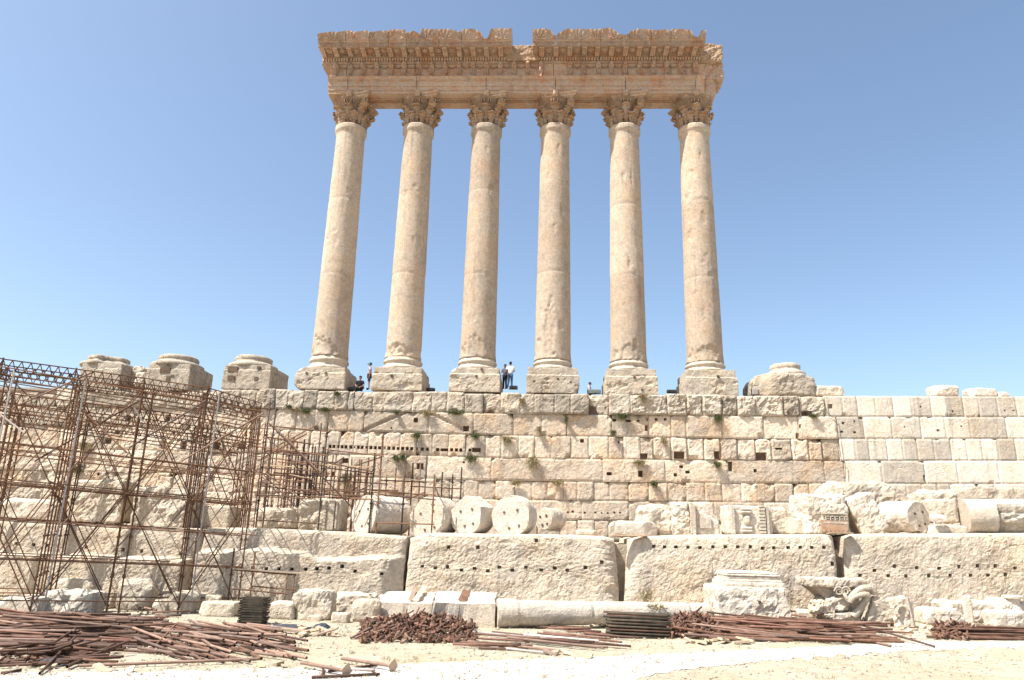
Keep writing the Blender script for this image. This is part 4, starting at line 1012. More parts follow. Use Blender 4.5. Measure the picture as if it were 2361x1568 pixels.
# fallen column on the ground
pb = atg(*W8(1960, 1165)); yf = pb.y
laid('long slender fallen column lying on the ground under the foundation stones', W8, 1888, 1600, 1058, 104, yf-.1, 1.7, M_white, 'fallen_column', 'column', seed=8, yc2=1052,
     prof={'w2': W9, 'collars': ((0, .085, 1.10), (.90, 1.0, 1.0))}, breaks=(.44, .90), end_scale=.74)
for (w, x0, x1, y0, y1, Y, d, s, mt, sq, am, cu, ro, lab) in [
 (W7, 488, 905, 40, 352, -9.9, 2.2, 61, M_rock, .06, .22, 1, 0, 'huge carved cornice block behind the tall scaffold'),
 (W7, 985, 1400, 95, 392, -10.2, 2.0, 62, M_rock, .06, .26, 1, 0, 'tall pitted carved block standing behind the scaffold'),
 (W7, -80, 440, 185, 345, -10.0, 1.6, 63, M_white, .2, .2, 5, 0, 'bleached rubble on the ledge at the far left'),
 (W7, 1455, 1745, 235, 405, -9.0, 1.4, 64, M_rock, .1, .06, 1, 0, 'plain squared block behind the crowded scaffold poles'),
 (W8, 20, 345, 250, 412, -9.8, 1.4, 65, M_rock, .3, .3, 4, 0, 'lumpy eroded rock left of the carved block'),
 (W8, 345, 560, 185, 425, -10.3, 1.5, 66, M_rock, .15, .3, 3, 0, 'pitted rough half of the carved block behind the poles'),
 (W9, 1055, 1350, 240, 462, -9.8, 1.4, 67, M_rock, .3, .3, 6, 0, 'craggy grey topped rock behind the wooden plank'),
 (W9, 872, 1215, 352, 468, -10.6, 1.2, 68, M_white, .3, .1, 5, 0, 'low smooth slab right above the wooden plank'),
 (W9, 585, 745, 420, 462, -10.4, .9, 69, M_rock, .4, .06, 3, 0, 'thin crescent of rock lying on the ledge'),
 (W9, 1340, 1478, 212, 462, -10.5, 1.2, 70, M_white, .12, .3, 3, 0, 'leaf carved strip of a broken cornice'),
 (W10, 105, 302, 250, 448, -9.8, 1.0, 71, M_rock, .15, .14, 3, 0, 'rough standing block between carving and small stone'),
 (W10, 302, 435, 335, 442, -10.3, .8, 72, M_rock, .12, .1, 6, 0, 'small angular stone beside the tall meander block'),
 (W10, 600, 1252, 52, 300, -6.8, 2.4, 73, M_top, .2, .25, 6, 0, 'large dark grey rock lying behind the others'),
 (W10, 1335, 1632, 115, 330, -8.6, 1.8, 74, M_rock, .25, .25, 5, 0, 'grey topped rock left of the thick shaft'),
 (W10, 1740, 2300, 98, 230, -6.8, 1.8, 75, M_top, .2, .2, 4, 0, 'long flat grey slab behind the thick shaft'),
 (W10, 1420, 1600, 190, 360, -9.9, .9, 76, M_white, .12, .12, 2, 0, 'white cracked block at the end of the thick shaft'),
 (W10, 1395, 1680, 385, 455, -10.7, .9, 77, M_white, .3, .14, 7, 0, 'pile of pale chips under the thick shaft')]:
    RT('ledge_stone', lab, 'stone block', w, x0, x1, y0, y1, d, s, mt, Y=Y, sq=sq, amp=am*.5, cuts=cu, group='stones piled on the ledge', sink=.05)
def tilt_block(name, label, w, cx, cy, hw, hh, Y, depth, ang, seed, mat, group, yaw=0, cuts=2):
    p = at(*w(cx, cy), Y=Y); e = at(*w(cx+hw, cy), Y=Y); b = at(*w(cx, cy+hh), Y=Y)
    R = Matrix.Rotation(math.radians(ang), 3, 'Y') @ Matrix.Rotation(math.radians(yaw), 3, 'Z')
    V, Fc = rbox((abs(e.x-p.x), depth/2, abs(p.z-b.z)), .08, .07, .09, seed, 1.8, cuts, (.8, .95), R=R, c=(p.x, Y+depth/2, p.z))
    return V, Fc, p, R, abs(e.x-p.x), abs(p.z-b.z)
# meander block (ledge) with carved band parts
V, Fc, p, R, hx, hz = tilt_block('x', '', W10, 580, 295, 165, 155, -10.8, 1.8, -2, 81, M_white, None, yaw=8)
root = empty('carved_block', (p.x, -10.8, p.z-hz), 'white cornice block with a small meander band and brown dentils', 'stone block', 'stones piled on the ledge')
MB().add(V, Fc, .8).build('block_body', M_white, root)
m = MB(); q = at(*W10(650, 330), Y=-10.9)
m.box((q.x, -10.84, q.z+.2), (.55, .09, .03)); m.box((q.x, -10.84, q.z-.2), (.55, .09, .03))
for i in range(5): m.box((q.x-.4+i*.2, -10.86, q.z), (.02, .07, .1)); m.box((q.x-.33+i*.2, -10.86, q.z+.08), (.07, .07, .02)); m.box((q.x-.3+i*.2, -10.86, q.z-.03), (.04, .07, .02))
m.build('meander_band', M_white, root)
m = MB(); q = at(*W10(645, 390), Y=-10.9); m.box((q.x, -10.80, q.z), (.56, .12, .24))
for i in range(6): m.box((q.x-.46+i*.18, -10.86, q.z-.2), (.06, .12, .06))
m.build('moulding', M_cap, root)
V, Fc, p, R, hx, hz = tilt_block('x', '', W10, 905, 300, 105, 150, -10.7, 1.3, -24, 82, M_white, None)
o = obj('ledge_stone', V, Fc, M_white, tint=[.8]*len(V)); tag(o, 'white block leaning against the meander block with a dark gap', 'stone block', 'stones piled on the ledge')
# half carved block behind poles: dentil strip
q0 = at(*W8(625, 185), Y=-10.35); q1 = at(*W8(625, 425), Y=-10.35)
root = empty('carved_block', (q0.x, -10.2, q1.z), 'upright cornice block with a vertical strip of dentils behind poles', 'stone block', 'stones piled on the ledge')
V, Fc = rbox((at(*W8(692, 300), Y=-10.3).x-at(*W8(620, 300), Y=-10.3).x, .7, (q0.z-q1.z)/2), .08, .06, .05, 83, c=(q0.x, -9.6, (q0.z+q1.z)/2)); MB().add(V, Fc, .5).build('block_body', M_rock, root)
m = MB(); k = 9
for i in range(k):
    z = q1.z+.12+(q0.z-q1.z-.25)*i/(k-1); m.box((q0.x+.05, -10.33, z), (.13, .09, .075)); m.box((q0.x-.26, -10.31, z+.03), (.05, .06, .05))
m.box((q0.x+.28, -10.32, (q0.z+q1.z)/2), (.035, .07, (q0.z-q1.z)/2-.1)); m.build('dentil_strip', M_base, root)
# console blocks on ledge middle-right
def carved_panel(label, w, x0, x1, y0, y1, Y, seed, kind):
    a = at(*w(x0, y1), Y=Y); b = at(*w(x1, y0), Y=Y); cx = (a.x+b.x)/2; hx = (b.x-a.x)/2; hz = (b.z-a.z)/2; cz = (a.z+b.z)/2
    root = empty('carved_block', (cx, Y, a.z), label, 'stone block', 'stones piled on the ledge')
    def fn(p):
        if kind == 'niche' and p.x > 0: p.z -= .55*sm(-.1, hx, p.x)*sm(0, hz, p.z)
        return p
    V, Fc = rbox((hx, .6, hz), .07, .05, .05, seed, 2, c=(cx, Y+.6, cz), fn=fn); m = MB().add(V, Fc, .8)
    if kind == 'niche':
        m.box((cx-hx*.86, Y-.06, cz), (.07, .1, hz*.98)); 
        for i in range(12): m.box((cx-hx*.98, Y-.05, cz-hz+.12+i*hz*.165), (.06, .09, .045))
        m.box((cx+.0, Y-.03, cz-hz*.2), (hx*.42, .06, hz*.35)); m.build('block_body', M_white, root)
    else:
        for i in range(9): m.box((cx+hx*.55, Y-.06, cz-hz+.12+i*hz*.225), (.12, .09, .05))
        m.box((cx+hx*.78, Y-.05, cz), (.05, .09, hz*.97)); m.box((cx-hx*.75, Y-.05, cz), (.07, .1, hz*.97))
        for z_ in (hz*.75, hz*.55, -hz*.55, -hz*.75):
            V, Fc = rbox((.24, .12, .06), .06, .05, .01, 4, c=(cx-hx*.15, Y-.06, cz+z_)); m.add(V, Fc, .8)
        V, Fc = rbox((.15, .12, .2), .06, .12, .03, 5, c=(cx-hx*.12, Y-.05, cz)); m.add(V, Fc, .5)
        m.build('block_body', M_white, root)
carved_panel('white carved block with a sloping broken top and tall border', W9, 1470, 1665, 225, 458, -10.7, 84, 'niche')
carved_panel('white carved block with a console scroll and dentils', W9, 1740, 2075, 240, 452, -10.7, 85, 'console')

# moulded cornice slabs on the ground
def lying_cornice(label, w, x0, x1, yt, ym, yb, seed, tint=.8):
    p = atg(*w((x0+x1)/2, yb)); Y = p.y; a = at(*w(x0, yb), Y=Y); b = at(*w(x1, yb), Y=Y)
    zm = at(*w(x0, ym), Y=Y).z; zt = at(*w(x0, yt), Y=Y+.9).z; z0 = p.z-.05
    L = b.x-a.x; n = int(L/.1); V = []
    pr = [(0, z0), (-.0, z0+.35*(zm-z0)), (0, zm-.02), (.03, zm), (.35, zm+.01), (.45, zm+.05), (.52, zm+(zt-zm)*.5), (.66, zm+(zt-zm)*.62), (.72, zt-.02), (.8, zt), (1.25, zt), (1.3, z0)]
    k = len(pr)
    for i in range(n+1):
        x = a.x+L*i/n; e_ = .12*fr(seed, i*.1, 0) if i in (0, n) else 0
        for (y, z) in pr:
            q = .022*fr(x*1.4+seed, y*2, z*2, 1, 4)
            if i in (0, n): q += .02
            brk = 0
            if z < z0+.4*(zm-z0) and y < .1: brk = .22*sm(.0, .5, fr(x*.7+seed, 3, 1, 1, 3))
            V.append((x+(.06*fr(y*3, z*3, seed+i) if i in (0, n) else 0), Y+y+q+brk, z+q*.6))
    Fc = [(i*k+j, (i+1)*k+j, (i+1)*k+(j+1) % k, i*k+(j+1) % k) for i in range(n) for j in range(k)]+[tuple(range(k)), tuple(range(n*k, (n+1)*k))[::-1]]
    o = obj('cornice_slab', V, Fc, M_white, tint=[tint]*len(V)); tag(o, label, 'stone block', 'moulded slabs lying on the ground'); return Y
lying_cornice('pale moulded cornice slab with two boards leaning on it', W8, 955, 1385, 885, 968, 1085, 5)
YCN = lying_cornice('pale moulded slab with a dark metal plate on top', W8, 1392, 1868, 893, 970, 1162, 6)
def board(w, xa, ya, xb, yb, Y1, Y2, wd, th, mat, label, name='wooden_board', cat='board', group=None, flat=False):
    A = at(*w(xa, ya), Y=Y1); B = at(*w(xb, yb), Y=Y2); d = B-A; L = d.length; z = d.normalized()
    x = z.cross(Vector((0, -1, .3)) if not flat else Vector((0, .08, 1))).normalized(); y = z.cross(x)
    R = Matrix((x, y, z)).transposed(); V, Fc = rbox((wd/2, th/2, L/2), .12, .006, .008, int(xa), c=(A+B)/2, R=R)
    return tag(obj(name, V, Fc, mat), label, cat, group)
yb_ = atg(*W8(1160, 1085)).y
board(W8, 1228, 960, 1268, 852, yb_+.25, yb_+.85, .2, .03, M_wood2, 'narrow board leaning on the pale slab, left of the pair')
board(W8, 1258, 966, 1338, 850, yb_+.15, yb_+.8, .2, .03, M_wood, 'slanting pale board leaning on the slab, right of the pair')
board(W8, 1622, 966, 1660, 882, YCN+.3, YCN+.85, .33, .02, M_rust, 'dark reddish metal plate lying on the moulded slab', 'metal_plate', 'plate')
# plank over the gaps
board(W9, 850, 462, 1130, 466, -11.6, -11.5, .4, .045, M_wood2, 'weathered plank bridging the gap between two foundation stones', flat=True)
board(W10, 598, 445, 776, 447, -11.6, -11.5, .4, .045, M_wood2, 'short plank over the dark gap under the meander block', flat=True)

# square column base block at right of the fallen column
Y = -14.3; pb = at(*W9(1850, 1112), Y=Y); pb.z = G(pb.x, Y); a = at(1657.6, 1430, Y=Y); b = at(1829, 1430, Y=Y); zt = at(*W9(1850, 872), Y=Y).z
root = empty('pedestal_block', ((a.x+b.x)/2, Y, pb.z), 'massive square column base block standing on the ground at right', 'column base')
def fnp(p):
    if p.x > .9: p.x -= .25*sm(-.5, .9, p.z)*(1 if p.y < 0 else .5)
    return p
hx = (b.x-a.x)/2; V, Fc = rbox((hx, 1.3, (zt-pb.z)/2+.05), .09, .08, .09, 91, 1.8, c=((a.x+b.x)/2, Y+1.3, (zt+pb.z)/2-.02), fn=fnp)
MB().add(V, Fc, .8).build('plinth', M_white, root)
zq = at(*W9(1850, 742), Y=Y+.5).z; H = zq-zt; t0 = at(*W9(1705, 860), Y=Y+.3); t1 = at(*W10(265, 860), Y=Y+.3); R_ = (t1.x-t0.x)/2
m = MB(); 
for (fx_, z0_, z1_, in_) in ((1.0, 0, .12, .0), (.97, .12, .40, .1), (.90, .40, .56, .22), (.84, .56, .74, .2), (.87, .74, .88, .15), (.83, .88, 1.0, .2)):
    V, Fc = rbox((R_*fx_, 1.15*fx_, H*(z1_-z0_)/2+.004), .1, .04, .02, int(fx_*100), 2, c=((t0.x+t1.x)/2+.02, Y+1.3, zt+H*(z0_+z1_)/2)); m.add(V, Fc, .85)
m.build('base_moulding', M_white, root); m = MB(); q = at(*W10(70, 970), Y=Y); m.box((q.x, Y-.02, q.z), (.05, .06, .05)); m.build('socket_shade', M_dark, root)  # socket is a dark block, its colour replaces the hole's shade

# overturned capital fragment
def cap_fragment():
    pb = atg(*W10(760, 1150)); Y = pb.y+.1
    P = lambda x, y, d=0.0: at(*W10(x, y), Y=Y+d)
    c = P(700, 1000); root = empty('capital_fragment', (c.x, Y, pb.z), 'broken Corinthian capital fragment with curling volutes on the ground', 'capital')
    # abacus slab
    a, b = P(442, 830), P(945, 830); t = P(700, 797)
    bt = P(700, 860)
    V, Fc = rbox(((b.x-a.x)/2, .75, (t.z-bt.z)/2), .07, .05, .06, 5, 3, c=((a.x+b.x)/2, Y+.75, (t.z+bt.z)/2)); MB().add(V, Fc, .55).build('abacus', M_base, root)
    a2, b2 = P(490, 900), P(870, 900); bt2 = P(700, 955)
    def fn(p):
        k = sm(.3, -.3, p.z); p.x = p.x*(1-.35*k)+.18*k; return p
    V, Fc = rbox(((b2.x-a2.x)/2, .6, (bt.z-bt2.z)/2+.05), .07, .05, .06, 6, 3, c=((a2.x+b2.x)/2, Y+.85, (bt.z+bt2.z)/2), fn=fn); MB().add(V, Fc, .45).build('bell', M_base, root)
    # body below
    a3, b3 = P(560, 1100), P(880, 1100); bt3 = P(700, 1150)
    V, Fc = rbox(((b3.x-a3.x)/2, .55, (bt2.z-pb.z)/2+.08), .07, .25, .14, 7, 2.4, cuts=4, c=((a3.x+b3.x)/2+.05, Y+.8, (bt2.z+pb.z)/2)); MB().add(V, Fc, .6).build('bell', M_base, root)
    def sweep(pts, r0_, r1_, name):
        m = MB(); n = len(pts)
        # catmull
        Q = []
        for i in range(n-1):
            p0 = pts[max(i-1, 0)]; p1 = pts[i]; p2 = pts[i+1]; p3 = pts[min(i+2, n-1)]
            for j in range(5):
                t = j/5; Q.append(.5*((2*p1)+(p2-p0)*t+(2*p0-5*p1+4*p2-p3)*t*t+(3*p1-p0-3*p2+p3)*t**3))
        Q.append(pts[-1])
        for i in range(len(Q)-1):
            r = r0_+(r1_-r0_)*i/len(Q); m.tube(Q[i], Q[i+1]+(Q[i+1]-Q[i])*.15, r, 8)
        m.build(name, M_base, root, True)
    sweep([P(790, 1085, -.05), P(830, 1040, -.1), P(865, 985, -.2), P(900, 925, -.3), P(860, 915, -.35), P(800, 935, -.3), P(765, 970, -.2), P(735, 935, -.2), P(720, 905, -.15)], .15, .06, 'volute')
    sweep([P(760, 975, -.2), P(775, 940, -.2), P(810, 900, -.25), P(860, 870, -.25), P(930, 870, -.2), P(945, 905, -.15)], .12, .13, 'volute')
    for cx, sgn in ((680, -1), (730, 1)):
        pts = []
        for i in range(14):
            t = i/13; a_ = t*3.3*math.pi; r = 36*(1-.75*t); pts.append(P(cx+sgn*r*math.cos(a_), 890-r*math.sin(a_), -.12))
        sweep(pts, .035, .022, 'helix_scroll')
    for (x0, x1, y0, y1, s) in ((480, 640, 965, 1060, 1), (600, 770, 950, 1040, 2), (580, 660, 1060, 1110, 3), (640, 840, 1060, 1150, 4), (720, 800, 1065, 1100, 5)):
        q0, q1 = P(x0, y1, -.05), P(x1, y0, -.05)
        V, Fc = rbox(((q1.x-q0.x)/2, .3, (q1.z-q0.z)/2), .07, .1, .1, 20+s, 3, cuts=4, c=((q0.x+q1.x)/2, Y+.3, (q0.z+q1.z)/2)); MB().add(V, Fc, .75).build('acanthus_leaf', M_base, root)
cap_fragment()
# leaning carved fragments
pb = atg(*W10(1050, 1165)); Y = pb.y+.15
V, Fc, p, R, hx, hz = tilt_block('x', '', W10, 1010, 1062, 88, 118, Y, .7, 20, 92, M_base, None, cuts=3)
o = obj('stone_fragment', V, Fc, M_base, tint=[.5]*len(V)); tag(o, 'shaded leaning stone fragment right of the broken capital', 'stone block')
V, Fc, p, R, hx, hz = tilt_block('x', '', W10, 1170, 1052, 78, 115, Y-.1, .5, -7, 93, M_base, None, cuts=1)
root = empty('niche_fragment', (p.x, Y, pb.z), 'upright fragment with a round arched recess and raised rim', 'stone block')
MB().add(V, Fc, .8).build('block_body', M_white, root)
m = MB(); c_ = at(*W10(1165, 1050), Y=Y-.12)
for i in range(10):
    a_ = math.pi*i/9*1.2-.3; a2_ = math.pi*(i+1)/9*1.2-.3; m.tube((c_.x+.2*math.cos(a_), Y-.14, c_.z+.22*math.sin(a_)), (c_.x+.2*math.cos(a2_), Y-.14, c_.z+.22*math.sin(a2_)), .06, 6)
e0, e1 = at(*W10(1195, 935), Y=Y-.1), at(*W10(1250, 1160), Y=Y-.1)
m.tube(e0, e1, .085, 6); m.build('raised_rim', M_white, root)
# upright post and small drum
pb = atg(*W10(1693, 1150)); t = at(*W10(1693, 935), Y=pb.y)
V, Fc = rbox((.17, .09, (t.z-pb.z)/2+.05), .06, .08, .015, 2, c=(pb.x, pb.y+.1, (t.z+pb.z)/2)); tag(obj('stone_post', V, Fc, M_white, tint=[.9]*len(V)), 'slender upright white stone post with rounded top', 'post')
q = at(*W10(2020, 1035), Y=atg(*W10(2020, 1110)).y+.2); t = at(*W10(2020, 922), Y=q.y)
V, Fc = lathe([(.30, 0), (.28, .1), (.24, .35*(t.z-q.z)), (.24, .75*(t.z-q.z)), (.36, .82*(t.z-q.z)), (.37, .95*(t.z-q.z)), (.33, t.z-q.z)], q, 28, lambda w, z, r: .012*fr(w*3, z*3, 1))
tag(obj('small_pedestal', V, Fc, M_white, tint=[.9]*len(V)), 'small round stone pedestal with a flared top at the right edge', 'pedestal')

# ------------------------------------------------------------------ tall scaffold at left
def tube_obj(name, a, b, r, mat, root, rings=False, n=6):
    m = MB(); m.tube(a, b, r, n)
    if rings:
        a, b = Vector(a), Vector(b); L = (b-a).length; k = int(L/.5); d = (b-a)/L
        for i in range(1, k+1):
            p = a+d*(i*.5)
            if i % 3 == 0: m.tube(p-d*.035, p+d*.035, r*2.1, 6)
    return m.build(name, mat, root)
def tall_scaffold():
    rnd = random.Random(77); r = .031
    root = empty('tall_scaffold', (-17, -13, 0), 'tall dense rusty scaffold with lattice beams standing at the left', 'scaffold')
    tops = [(8, 828), (176, 851), (333, 872), (482, 895), (604, 930)]; Ys = [-17.6, -16.4, -15.2, -14.0, -12.9]
    P = [at(u, v, Y=y) for (u, v), y in zip(tops, Ys)]
    dv = Vector((-.66, 1.16, 0)); ROWS = 6
    def ledge(y): return 3.25 if y > -11.3 else -.1
    st = {}
    nst = 0
    for i in range(5):
        for k in range(ROWS):
            for s in ((0, .42) if i < 4 else (0,)):
                if k in (2, 5) and s: continue
                p = P[i]+dv*k*1.0; x = p.x+(s if s else 0); y = p.y+(.12 if s else 0); zt_ = p.z - (.25*k if k > 2 else 0) - (.4 if s else 0)+rnd.uniform(-.1, .1)
                tube_obj('standard', (x, y, ledge(y)), (x+rnd.uniform(-.03, .03), y, zt_), r, M_galv if (s and k == 0 and rnd.random() < .7) else M_scaf, root, True)
                st[(i, k)] = p
    xl = P[0]-(P[1]-P[0])*.9
    def ptop(i, k):
        p = (P[i] if i >= 0 else xl)+dv*k; return p
    nlev = 7
    for k in range(ROWS):
        for L in range(nlev):
            f = L/(nlev-1)
            za = .5+(ptop(0, k).z-.9)*f; zb = .5+(ptop(4, k).z-.9)*f
            if ledge(ptop(2, k).y) > 1 and za < 3.5: continue
            a = ptop(-1, k); b = ptop(4, k); o = rnd.uniform(-.08, .08)
            tube_obj('ledger', (a.x, a.y-.07, za+.25+o), (b.x+rnd.uniform(0, .5), b.y-.07, zb+o), r*.85, M_scaf, root)
    for i in range(5):
        for L in range(nlev):
            f = L/(nlev-1); a = ptop(i, 0); b = ptop(i, ROWS-1); za = .6+(a.z-.9)*f+rnd.uniform(-.08, .08)
            k0 = 0
            b2 = b if za > 3.5 else ptop(i, 1)
            tube_obj('transom', (a.x, a.y-.3, za), (b2.x, b2.y+.2, za+rnd.uniform(-.04, .04)), r*.85, M_scaf, root)
    for i in range(-1, 4):
        for k in (0, 1, 3, 5):
            a = ptop(i, k); b = ptop(i+1, k); z0 = 3.5 if ledge(a.y) > 1 else .2
            hgt = min(a.z, b.z)-.5-z0; nn = 2 if k == 0 else (2 if z0 < 1 else 1)
            for q in range(nn):
                lo = z0+hgt*q/nn; hi = z0+hgt*(q+1)/nn
                for (p1, z1, p2, z2) in ((a, lo, b, hi), (a, hi, b, lo)):
                    if rnd.random() < .12: continue
                    dy = -.12 if z1 < z2 else .12
                    tube_obj('diagonal_brace', (p1.x, p1.y+dy, z1+rnd.uniform(-.2, .2)), (p2.x, p2.y+dy, z2+rnd.uniform(-.2, .2)), r*.8, M_scaf, root)
            if k == 0:
                tube_obj('diagonal_brace', (a.x, a.y-.2, z0+hgt*.25), (b.x, b.y-.2, z0+hgt*.7), r*.8, M_pink, root)
    for i in range(-1, 4):      # lattice beams at the top
        for k in range(ROWS):
            a = ptop(i, k); b = ptop(i+1, k); zd = -(.25*k if k > 2 else 0)
            m = MB(); A = Vector((a.x, a.y, a.z+zd)); B = Vector((b.x, b.y, b.z+zd)); h = Vector((0, 0, -.42)); nseg = 8
            if i == -1: A = Vector((a.x, a.y, b.z+zd+.35))
            m.tube(A, B, .026, 5); m.tube(A+h, B+h, .026, 5)
            for q in range(nseg):
                p1 = A.lerp(B, q/nseg); p2 = A.lerp(B, (q+.5)/nseg)+h; p3 = A.lerp(B, (q+1)/nseg)
                m.tube(p1, p2, .018, 4); m.tube(p2, p3, .018, 4)
            m.build('lattice_beam', M_scaf, root)
    # few long diagonal poles seen in front (in W6 coordinates)
    for (x1, y1, x2, y2, mt) in ((800, 295, 75, 620, M_pink), (1190, 545, 300, 1060, M_scaf), (1770, 540, 1110, 945, M_pink), (2260, 650, 1560, 1060, M_pink), (1150, 600, 1215, 705, M_galv), (2260, 650, 1850, 895, M_pink), (640, 560, 1090, 990, M_scaf), (0, 660, 210, 820, M_galv)):
        ya = -14.2-.0009*abs(2300-x1); a = at(*W6(x1, y1), Y=ya-.5); b = at(*W6(x2, y2), Y=ya-.3); tube_obj('long_pole', a, b, .034, mt, root)
    for (x1, y1, x2, y2) in ((1140, 450, 1850, 565), (955, 850, 1130, 890), (1220, 930, 1600, 1000)):
        a = at(*W6(x1, y1), Y=-12.5); b = at(*W6(x2, y2), Y=-12.5); c = (a+b)/2; d = b-a
        R = Matrix.Rotation(-math.atan2(d.z, d.x), 3, 'Y'); m = MB(); m.box(c, (d.length/2, .12, .025), R); m.build('deck_plank', M_wood, root)
    return root
tall_scaffold()

# ------------------------------------------------------------------ stepped scaffold (middle)
def step_scaffold():
    root = empty('stepped_scaffold', (-6, -9, 3.2), 'lower rusty scaffold stepping down to the right in front of the drums', 'scaffold')
    rnd = random.Random(5); YR = {0: -11.0, 1: -8.2, 2: -6.2, 3: -4.2, 4: -3.0}
    verts = [(190, 95, 0, 165, 1330), (165, 320, 0, 75, 1330), (240, 185, 0, 110, 1300), (715, 325, 0, 640, 1250), (655, 325, 1, 575, 1290), (550, 440, 1, 440, 1300), (500, 475, 2, 420, 1250), (435, 500, 2, 330, 1290), (375, 540, 3, 330, 1200), (600, 540, 1, 540, 1290), (635, 600, 2, 590, 1270),
        (825, 665, 2, 800, 1000), (965, 730, 2, 935, 1040), (1025, 660, 3, 1000, 1000), (1090, 640, 1, 1070, 1000), (1145, 600, 0, 1100, 1325), (1220, 430, 0, 1170, 1325), (880, 755, 3, 840, 1310), (1255, 800, 3, 1245, 1030), (1340, 735, 3, 1320, 1060), (1425, 715, 1, 1405, 1120), (1495, 690, 2, 1480, 1020), (1565, 690, 2, 1545, 1010), (1620, 640, 1, 1605, 1000),
        (1692, 800, 0, 1675, 1330), (1765, 775, 3, 1755, 1050), (1860, 795, 3, 1848, 1060), (1942, 730, 3, 1930, 1000), (560, 830, 2, 545, 1290), (470, 640, 3, 450, 980), (520, 680, 3, 505, 980), (355, 620, 3, 330, 1000), (40, 250, 1, 10, 1200), (80, 200, 2, 60, 1200), (1410, 965, 0, 1395, 1180)]
    for (x1, y1, k, x2, y2) in verts:
        Y = YR[k]; a = at(*W11(x1, y1), Y=Y); b = at(*W11((x1+x2)/2, y2), Y=Y); zb = 3.1
        zb = min(b.z, a.z-1.0) if k == 0 and y2 < 1300 else 3.1
        zb = 3.1
        tube_obj('standard', (a.x, Y, zb), (a.x, Y, a.z), .037 if k < 2 else .04, M_green if rnd.random() < .25 else M_scaf if rnd.random() < .6 else M_pink, root, True)
    rz = random.Random(31)
    for i in range(24):
        x1 = 110+i*43+rz.uniform(-14, 14); y1 = 330+x1*.36+rz.uniform(-60, 90); verts.append((x1, y1, rz.choice((1, 2, 3)), x1-22, 1100))
    for (x1, y1, k, x2, y2) in verts[-24:]:
        Y = YR[k]; a = at(*W11(x1, y1), Y=Y); tube_obj('standard', (a.x, Y, 3.1), (a.x, Y, a.z), .034, M_green if rz.random() < .2 else M_scaf, root, True)
    H = [(160, 350, 715, 405, 0, 0), (160, 455, 550, 520, 0, 1), (60, 540, 700, 625, 0, 0), (700, 568, 1215, 630, 0, 0), (0, 620, 600, 700, 1, 1), (390, 705, 1110, 725, 2, 1), (690, 685, 1135, 775, 0, 0), (130, 735, 620, 770, 1, 1), (120, 790, 560, 840, 0, 1),
        (690, 735, 1110, 790, 1, 1), (690, 850, 1250, 885, 1, 2), (100, 900, 600, 965, 0, 0), (120, 870, 450, 915, 1, 1), (560, 930, 1080, 965, 1, 1), (50, 985, 700, 1005, 0, 0), (110, 1000, 560, 1020, 1, 1), (1110, 940, 1620, 990, 0, 1), (1110, 960, 1690, 985, 1, 1), (1210, 850, 1610, 870, 2, 2), (1480, 905, 1935, 930, 2, 3), (1200, 980, 1690, 1030, 0, 0),
        (1170, 1240, 1680, 1255, 0, 0), (75, 1215, 640, 1248, 0, 0), (0, 1330, 80, 1335, 0, 0), (940, 930, 1340, 945, 2, 2), (600, 1000, 1090, 1015, 1, 1), (820, 1295, 900, 1295, 3, 3), (930, 1020, 1120, 1025, 0, 0), (780, 985, 1000, 990, 1, 1)]
    for i in range(14):
        x1 = 100+rz.random()*520; x2 = x1+rz.uniform(260, 480); y1 = 480+x1*.25+rz.random()*420; k1 = rz.choice((1, 2, 3)); H.append((x1, y1, x2, y1+(x2-x1)*.075, k1, k1))
    for (x1, y1, x2, y2, k1, k2) in H:
        a = at(*W11(x1-8, y1), Y=YR[k1]-.08); b = at(*W11(x2+12, y2), Y=YR[k2]-.08); tube_obj('ledger', a, b, .033, M_red if rnd.random() < .3 else M_scaf, root)
    for (x1, y1, x2, y2, k1, k2) in [(175, 330, 930, 1090, 0, 0), (230, 365, 620, 760, 0, 0), (160, 460, 420, 700, 1, 1), (620, 340, 110, 610, 1, 0), (520, 425, 70, 670, 0, 1), (150, 790, 560, 1090, 0, 0), (125, 800, 430, 1100, 1, 1), (860, 640, 560, 840, 1, 2), (1200, 640, 870, 745, 0, 2),
        (400, 700, 640, 980, 1, 2), (0, 700, 380, 1100, 0, 0), (1000, 905, 800, 1010, 1, 2), (1130, 880, 1000, 945, 0, 2), (1600, 960, 1380, 1060, 1, 3), (1700, 920, 1740, 1010, 0, 1)]:
        a = at(*W11(x1, y1), Y=YR[k1]-.15); b = at(*W11(x2, y2), Y=YR[k2]-.15); tube_obj('diagonal_brace', a, b, .031, M_pink if rnd.random() < .5 else M_scaf, root)
    for (x1, y1, x2, y2, k) in ((1140, 805, 1870, 890, 2), (700, 715, 1110, 728, 1), (130, 715, 560, 735, 2), (380, 800, 560, 838, 1)):
        a = at(*W11(x1, y1), Y=YR[k]); b = at(*W11(x2, y2), Y=YR[k]-.3); d = b-a
        R = Matrix.Rotation(-math.atan2(d.z, d.x), 3, 'Y'); m = MB(); m.box((a+b)/2, (d.length/2, .12, .022), R); m.build('deck_plank', M_wood, root)
    # low frame in front of the foundation stones
    root2 = empty('low_scaffold_frame', (-9.5, -13, 0), 'low rusty pole frame topped by a thin plank on the ground', 'scaffold')
    for (x1, y1, Y) in ((284, 748, -13.2), (342, 745, -12.4), (40, 590, -12.4), (-120, 560, -13.2)):
        a = at(*W8(x1, y1), Y=Y); tube_obj('standard', (a.x, Y, 0), a, .037, M_pink if x1 > 200 else M_scaf, root2, True)
